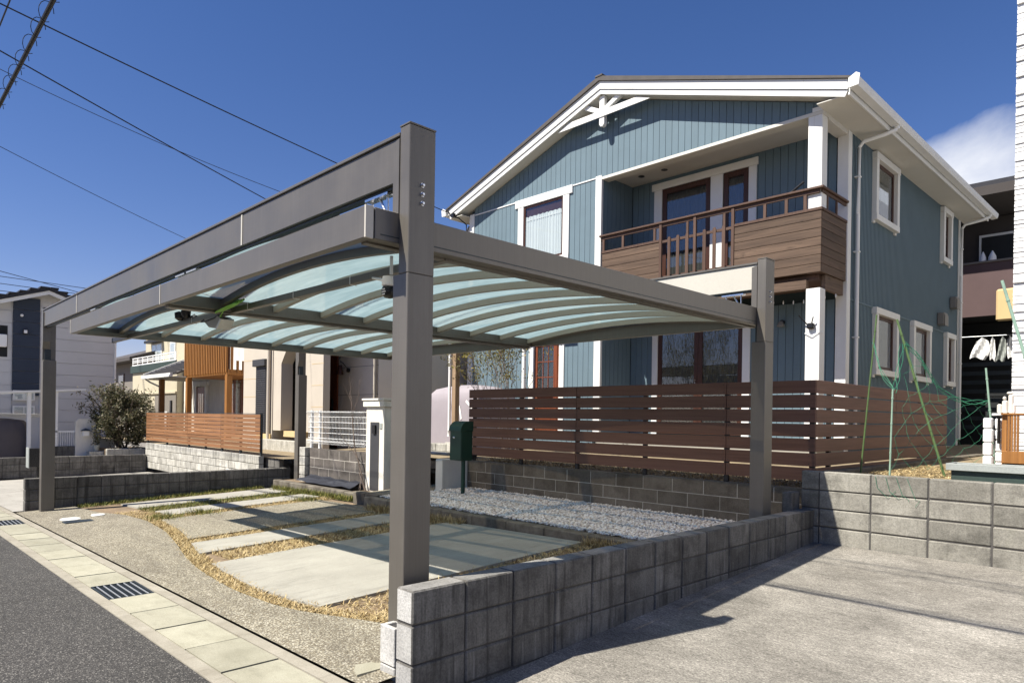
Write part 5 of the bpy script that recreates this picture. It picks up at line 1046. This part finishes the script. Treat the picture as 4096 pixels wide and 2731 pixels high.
MB().add(V, [(j * nu + i, j * nu + (i + 1) % nu, (j + 1) * nu + (i + 1) % nu, (j + 1) * nu + i) for j in range(len(prf) - 1) for i in range(nu)]).build('cover', 'tarp_dark', vh, smooth=True)
tag(MB().prism([(.5, -.25), (4.62, -.22), (4.64, -.11), (.5, -.12)], 'x', -28.2, -27.2).build('shed_roof', 'white_paint'), 'long white roof edge of a low shed behind the covered vehicle', 'shed')
gpo = thing('gate_post', 'beige rounded gate post with a small blue-roofed letter box', 'gate post', (-24.6, 5.5, -1.66))
pr2 = [(5.2, -1.66), (5.2, -.40)] + [(5.32 - .12 * math.cos(t_), -.40 + .16 * math.sin(t_)) for t_ in np.linspace(0, 1.57, 6)] + [(5.75, -.24), (5.75, -1.66)]
MB().prism(pr2, 'x', -25.15, -25.0).build('slab', 'render_cream', gpo); bx('letter_box', 'white_plastic', gpo, -24.999, -24.85, 5.38, 5.55, -.78, -.62); MB().prism([(5.33, -.62), (5.465, -.54), (5.60, -.62)], 'x', -25.0, -24.82).build('box_roof', 'wall_navy', gpo)
pn_ = MB()
for k in range(14): pn_.tube([(-25.1, 4.4 + .06 * k, -1.1), (-25.1, 4.4 + .06 * k, -.66)], .008, 5, False)
pn_.box(-25.12, -25.08, 4.35, 5.2, -.66, -.62); gtf = thing('yard_fence', 'low white picket rail beside the beige gate post', 'fence', (-25.1, 4.7, -1.66)); pn_.build('pickets', 'white_paint', gtf); bx('base', 'block_grey', gtf, -25.15, -25.05, 4.3, 5.19, -1.66, -1.1)
st = thing('brick_step', 'pale yard steps with rusty brick edge by the beige gate post', 'steps', (-24.6, 5.6, -1.66)); bx('step', 'block_pale', st, -24.99, -24.3, 5.2, 6.1, -1.66, -1.42, b=.01); bx('brick', 'rust', st, -24.29, -24.2, 5.25, 5.6, -1.66, -1.46, b=.01); bx('step', 'block_pale', st, -24.98, -24.6, 5.5, 6.2, -1.419, -1.26, b=.01)
bd = thing('raised_bed', 'low pale raised bed under the olive bush', 'bed', (-24.2, 6.4, -1.66)); bx('edging', 'block_pale', bd, -24.4, -24.25, 5.9, 7.3, -1.66, -1.17, b=.01); bx('soil', 'soil', bd, -25.8, -24.41, 5.9, 7.3, -1.66, -1.19, b=0)
random.seed(41); bu = thing('olive_bush', 'large olive-brown bush between the gate post and the orange fence', 'bush', (-25, 6.55, -1.2)); m = MB(); tips = []
for k in range(14):
    a = random.uniform(0, 6.28); tips += twigs(m, (-25 + random.uniform(-.12, .12), 6.5 + random.uniform(-.12, .12), -1.2), (.55 * math.cos(a), .42 * math.sin(a), 1.1), 1.15, .035, 2, .75)
m.build('trunk', 'bark', bu); tips = [p for p in tips if p.z > -1.0]
extra = []
for q in range(42):
    a, b = random.uniform(0, 6.28), random.uniform(-1.0, 1.3); rr = random.uniform(.55, 1.0); c_ = Vector((-25 + .85 * rr * math.cos(a) * math.cos(b), 6.5 + .82 * rr * math.sin(a) * math.cos(b), -.22 + .95 * rr * math.sin(b)))
    extra += [c_ + Vector((random.gauss(0, .11), random.gauss(0, .11), random.gauss(0, .10))) for _ in range(9)]
leaves('crown', tips[::3] + extra, 12500, .075, .10, 'leaf_olive', bu)
pot = thing('potted_plant', 'small potted conifer beside the letter box gate post', 'plant', (-24.75, 5.72, -1.26)); MB().lathe([(.07, 0), (.10, .2), (.09, .2)], (-24.75, 5.72, -1.26), 12).build('pot', 'planter_grey', pot); leaves('foliage', [(-24.75, 5.72, -1.0 + .05 * k) for k in range(10)], 260, .055, .07, 'leaf_olive', pot)
ub = thing('dark_box', 'black meter box on a stand behind the far front carport post', 'box', (-20.5, 3.3, -1.7)); bx('box', 'black_plastic', ub, -20.7, -20.4, 3.27, 3.80, -1.40, -.94, b=.01); bx('frame', 'planter_grey', ub, -20.72, -20.38, 3.25, 3.269, -1.42, -.92); bx('stand', 'black_plastic', ub, -20.6, -20.5, 3.45, 3.6, -1.9, -1.401)

# ------------------------------------------------------------------ neighbours to the right
wh = thing('white_house', 'white house with rough horizontal stone siding at the right edge', 'house', (2, 12, -.7))
bx('wall', 'wall_white', wh, -1.60, 6, 9.53, 36, -.7, 7.5, b=0); z = -.69; i = 0  # unseen rear length stretched to keep sky light off the blue side wall
while z < 7.4:
    h_ = random.choice([.035, .045, .045, .06]); x = -1.62
    while x < .2:
        L_ = random.uniform(.35, .9); bx('siding_stone', 'wall_white', wh, x + .001, min(x + L_, .25) - .002, 9.49 + random.uniform(0, .025), 9.529, z + .002, z + h_ - .003, b=.004); x += L_
    z += h_
dh = thing('brown_house', 'dark brown house with a maroon balcony seen between blue and white houses', 'house', (-7, 27, -.7))
bx('wall', 'wall_dark', dh, -12, -5.9, 24.5, 34, -.7, 6.6, b=0); m = MB().prism([(23.6, 7.05), (34, 7.05), (34, 6.9), (23.6, 6.9)], 'x', -13, -4.0); m.build('roof', 'roof_black', dh)
bx('eave', 'wall_dark', dh, -13, -3.9, 23.5, 34, 6.62, 6.89)
bl = bx('balcony', 'wall_maroon', dh, -6.4, -4.2, 24.9, 25.0, 3.32, 4.94); bx('balcony_slab', 'interior', dh, -6.4, -4.2, 25.01, 34, 3.33, 3.5)
bx('balcony_cap', 'wall_taupe', bl, -6.42, -4.1, 24.86, 25.04, 4.941, 5.0)
w_ = bx('window', 'white_trim', dh, -5.34, -4.24, 26.0, 26.08, 4.9, 6.05); bx('pane', 'interior', w_, -5.27, -4.3, 25.985, 25.999, 4.95, 5.97); bx('back_wall', 'wall_dark', dh, -6.0, -3.8, 26.09, 33, 3.51, 6.6)
bx('side_fin', 'wall_tan', dh, -4.61, -3.9, 24.6, 24.75, 3.1, 4.05, b=.05)
bx('under_wall', 'interior', dh, -6.4, -3.5, 26.5, 33, -.7, 3.3)
MB().tube([(-6.3, 25.2, 2.75), (-3.8, 25.2, 2.72)], .012, 6).build('washing_line', 'steel_light', dh)
def garment(x0, x1, z0, z1, lab, sh, mat='cloth_white'):
    n_ = 8; V = []; 
    for i in range(n_ + 1):
        u = i / n_
        for z in np.linspace(z1, z0, 6):
            k = (z1 - z) / (z1 - z0); V.append(((x0 + x1) / 2 + (x1 - x0) * (u - .5) * (.75 + .5 * math.sin(k * 2.6)) + sh * k * k, 25.2 + .05 * math.sin(u * 9 + k * 4), z - .22 * abs(u - .5) * (1 - k) + .05 * math.sin(u * 5) * k))
    F = [(i * 6 + j, i * 6 + j + 1, (i + 1) * 6 + j + 1, (i + 1) * 6 + j) for i in range(n_) for j in range(5)]
    V2 = [(x, y + .03, z) for x, y, z in V]; n = len(V)
    tag(MB().add(V + V2, F + [tuple(reversed([q + n for q in f_])) for f_ in F]).build('garment', mat), lab, 'laundry', 'laundry hanging under the maroon balcony')
garment(-5.25, -4.86, 2.05, 2.70, 'white shirt hanging on the line under the maroon balcony, left one', -.12); garment(-4.86, -4.72, 1.98, 2.70, 'narrow white garment hanging beside the left shirt on the line', .02); garment(-4.62, -4.44, 1.95, 2.70, 'grey garment hanging on the line, second from the right', -.06, 'planter_grey'); garment(-4.44, -4.26, 2.0, 2.70, 'pale striped garment hanging at the right end of the line', .06)
for k in range(8): bx('louvre', 'steel_dark', dh, -6.2, -3.6, 24.4, 24.42, 1.75 - .27 * k, 1.87 - .27 * k, b=.004)
for (x, r_) in ((-5.02, .09), (-4.78, .11)): MB().lathe([(r_, 0), (r_ * .9, .12), (r_ * .3, .26), (r_ * .1, .3)], (x, 24.96, 5.0), 10).build('ornament', 'cloth_white', dh, smooth=True)

# ------------------------------------------------------------------ overhead cables
def wire(pts, r, lab, name='cable', sag=0, n=24, coil=0):
    a, b = Vector(pts[0]), Vector(pts[-1]); P_ = [a.lerp(b, k / n) + Vector((0, 0, -sag * 4 * (k / n) * (1 - k / n))) for k in range(n + 1)]
    m = MB(); m.tube(P_, r, 6)
    t_ = m.build(name, 'cable_black', None, smooth=True); tag(t_, lab, 'cable'); 
    return t_, P_
ca = thing('power_cable', 'thick black power cable bundle with wire loops over the street', 'cable', (-16, 1.62, 4.6))
MB().tube([(-34, 1.62, 4.62), (-20, 1.62, 4.6), (-10, 1.62, 4.59), (3, 1.62, 4.6), (14, 1.62, 4.66)], .027, 8).build('bundle', 'cable_black', ca, smooth=True)
MB().tube([(-34, 1.66, 4.69), (-20, 1.66, 4.67), (-10, 1.66, 4.66), (3, 1.66, 4.67), (14, 1.66, 4.73)], .012, 6).build('messenger_wire', 'steel_dark', ca, smooth=True)
for k in range(30):
    x = -20 + .5 * k + random.uniform(-.05, .05); pts = [(x + .03 * math.sin(t_), 1.62 + .075 * math.cos(t_), 4.62 + .11 * math.sin(t_)) for t_ in np.linspace(0, 5.2, 12)]; MB().tube(pts, .0045, 5, False).build('loop', 'cable_black', ca, smooth=True)
wire([(-34, 1.75, 6.3), (14, 1.75, 6.3)], .012, 'thin wire beside the thick power cable over the street'); wire([(-34, 1.6, 6.2), (14, 1.6, 6.2)], .009, 'finest wire farthest left over the street')
wire([(-12.9, 1.6, 6.15), (-14.62, 11.64, 5.55)], .011, 'black service drop wire running to the left eave of the blue house', sag=.06)
wire([(-13.6, 1.65, 5.75), (-17.6, 9.6, 5.2)], .011, 'service wire crossing the middle of the sky towards the beige house', sag=.03)
wire([(-18.2, 2.2, 7.3), (-17.0, 8.2, 5.75)], .007, 'faint wire running alongside the middle service wire', sag=.1)
wire([(-21.5, 2.6, 6.7), (-24.5, 9.0, 5.7)], .008, 'faint lower wire crossing the sky at the left', sag=.05)
for i, (z0, z1, lab) in enumerate(((7.1, 6.35, 'steepest far wire in front of the grey house roof'), (6.5, 6.55, 'top level far wire above the grey house roof'), (6.15, 6.2, 'middle level far wire above the grey house roof'), (5.8, 5.85, 'lowest level far wire above the grey house roof'))): wire([(-41, 3.0, z0), (-43, 16, z1 if i else 5.2)], .016, lab)
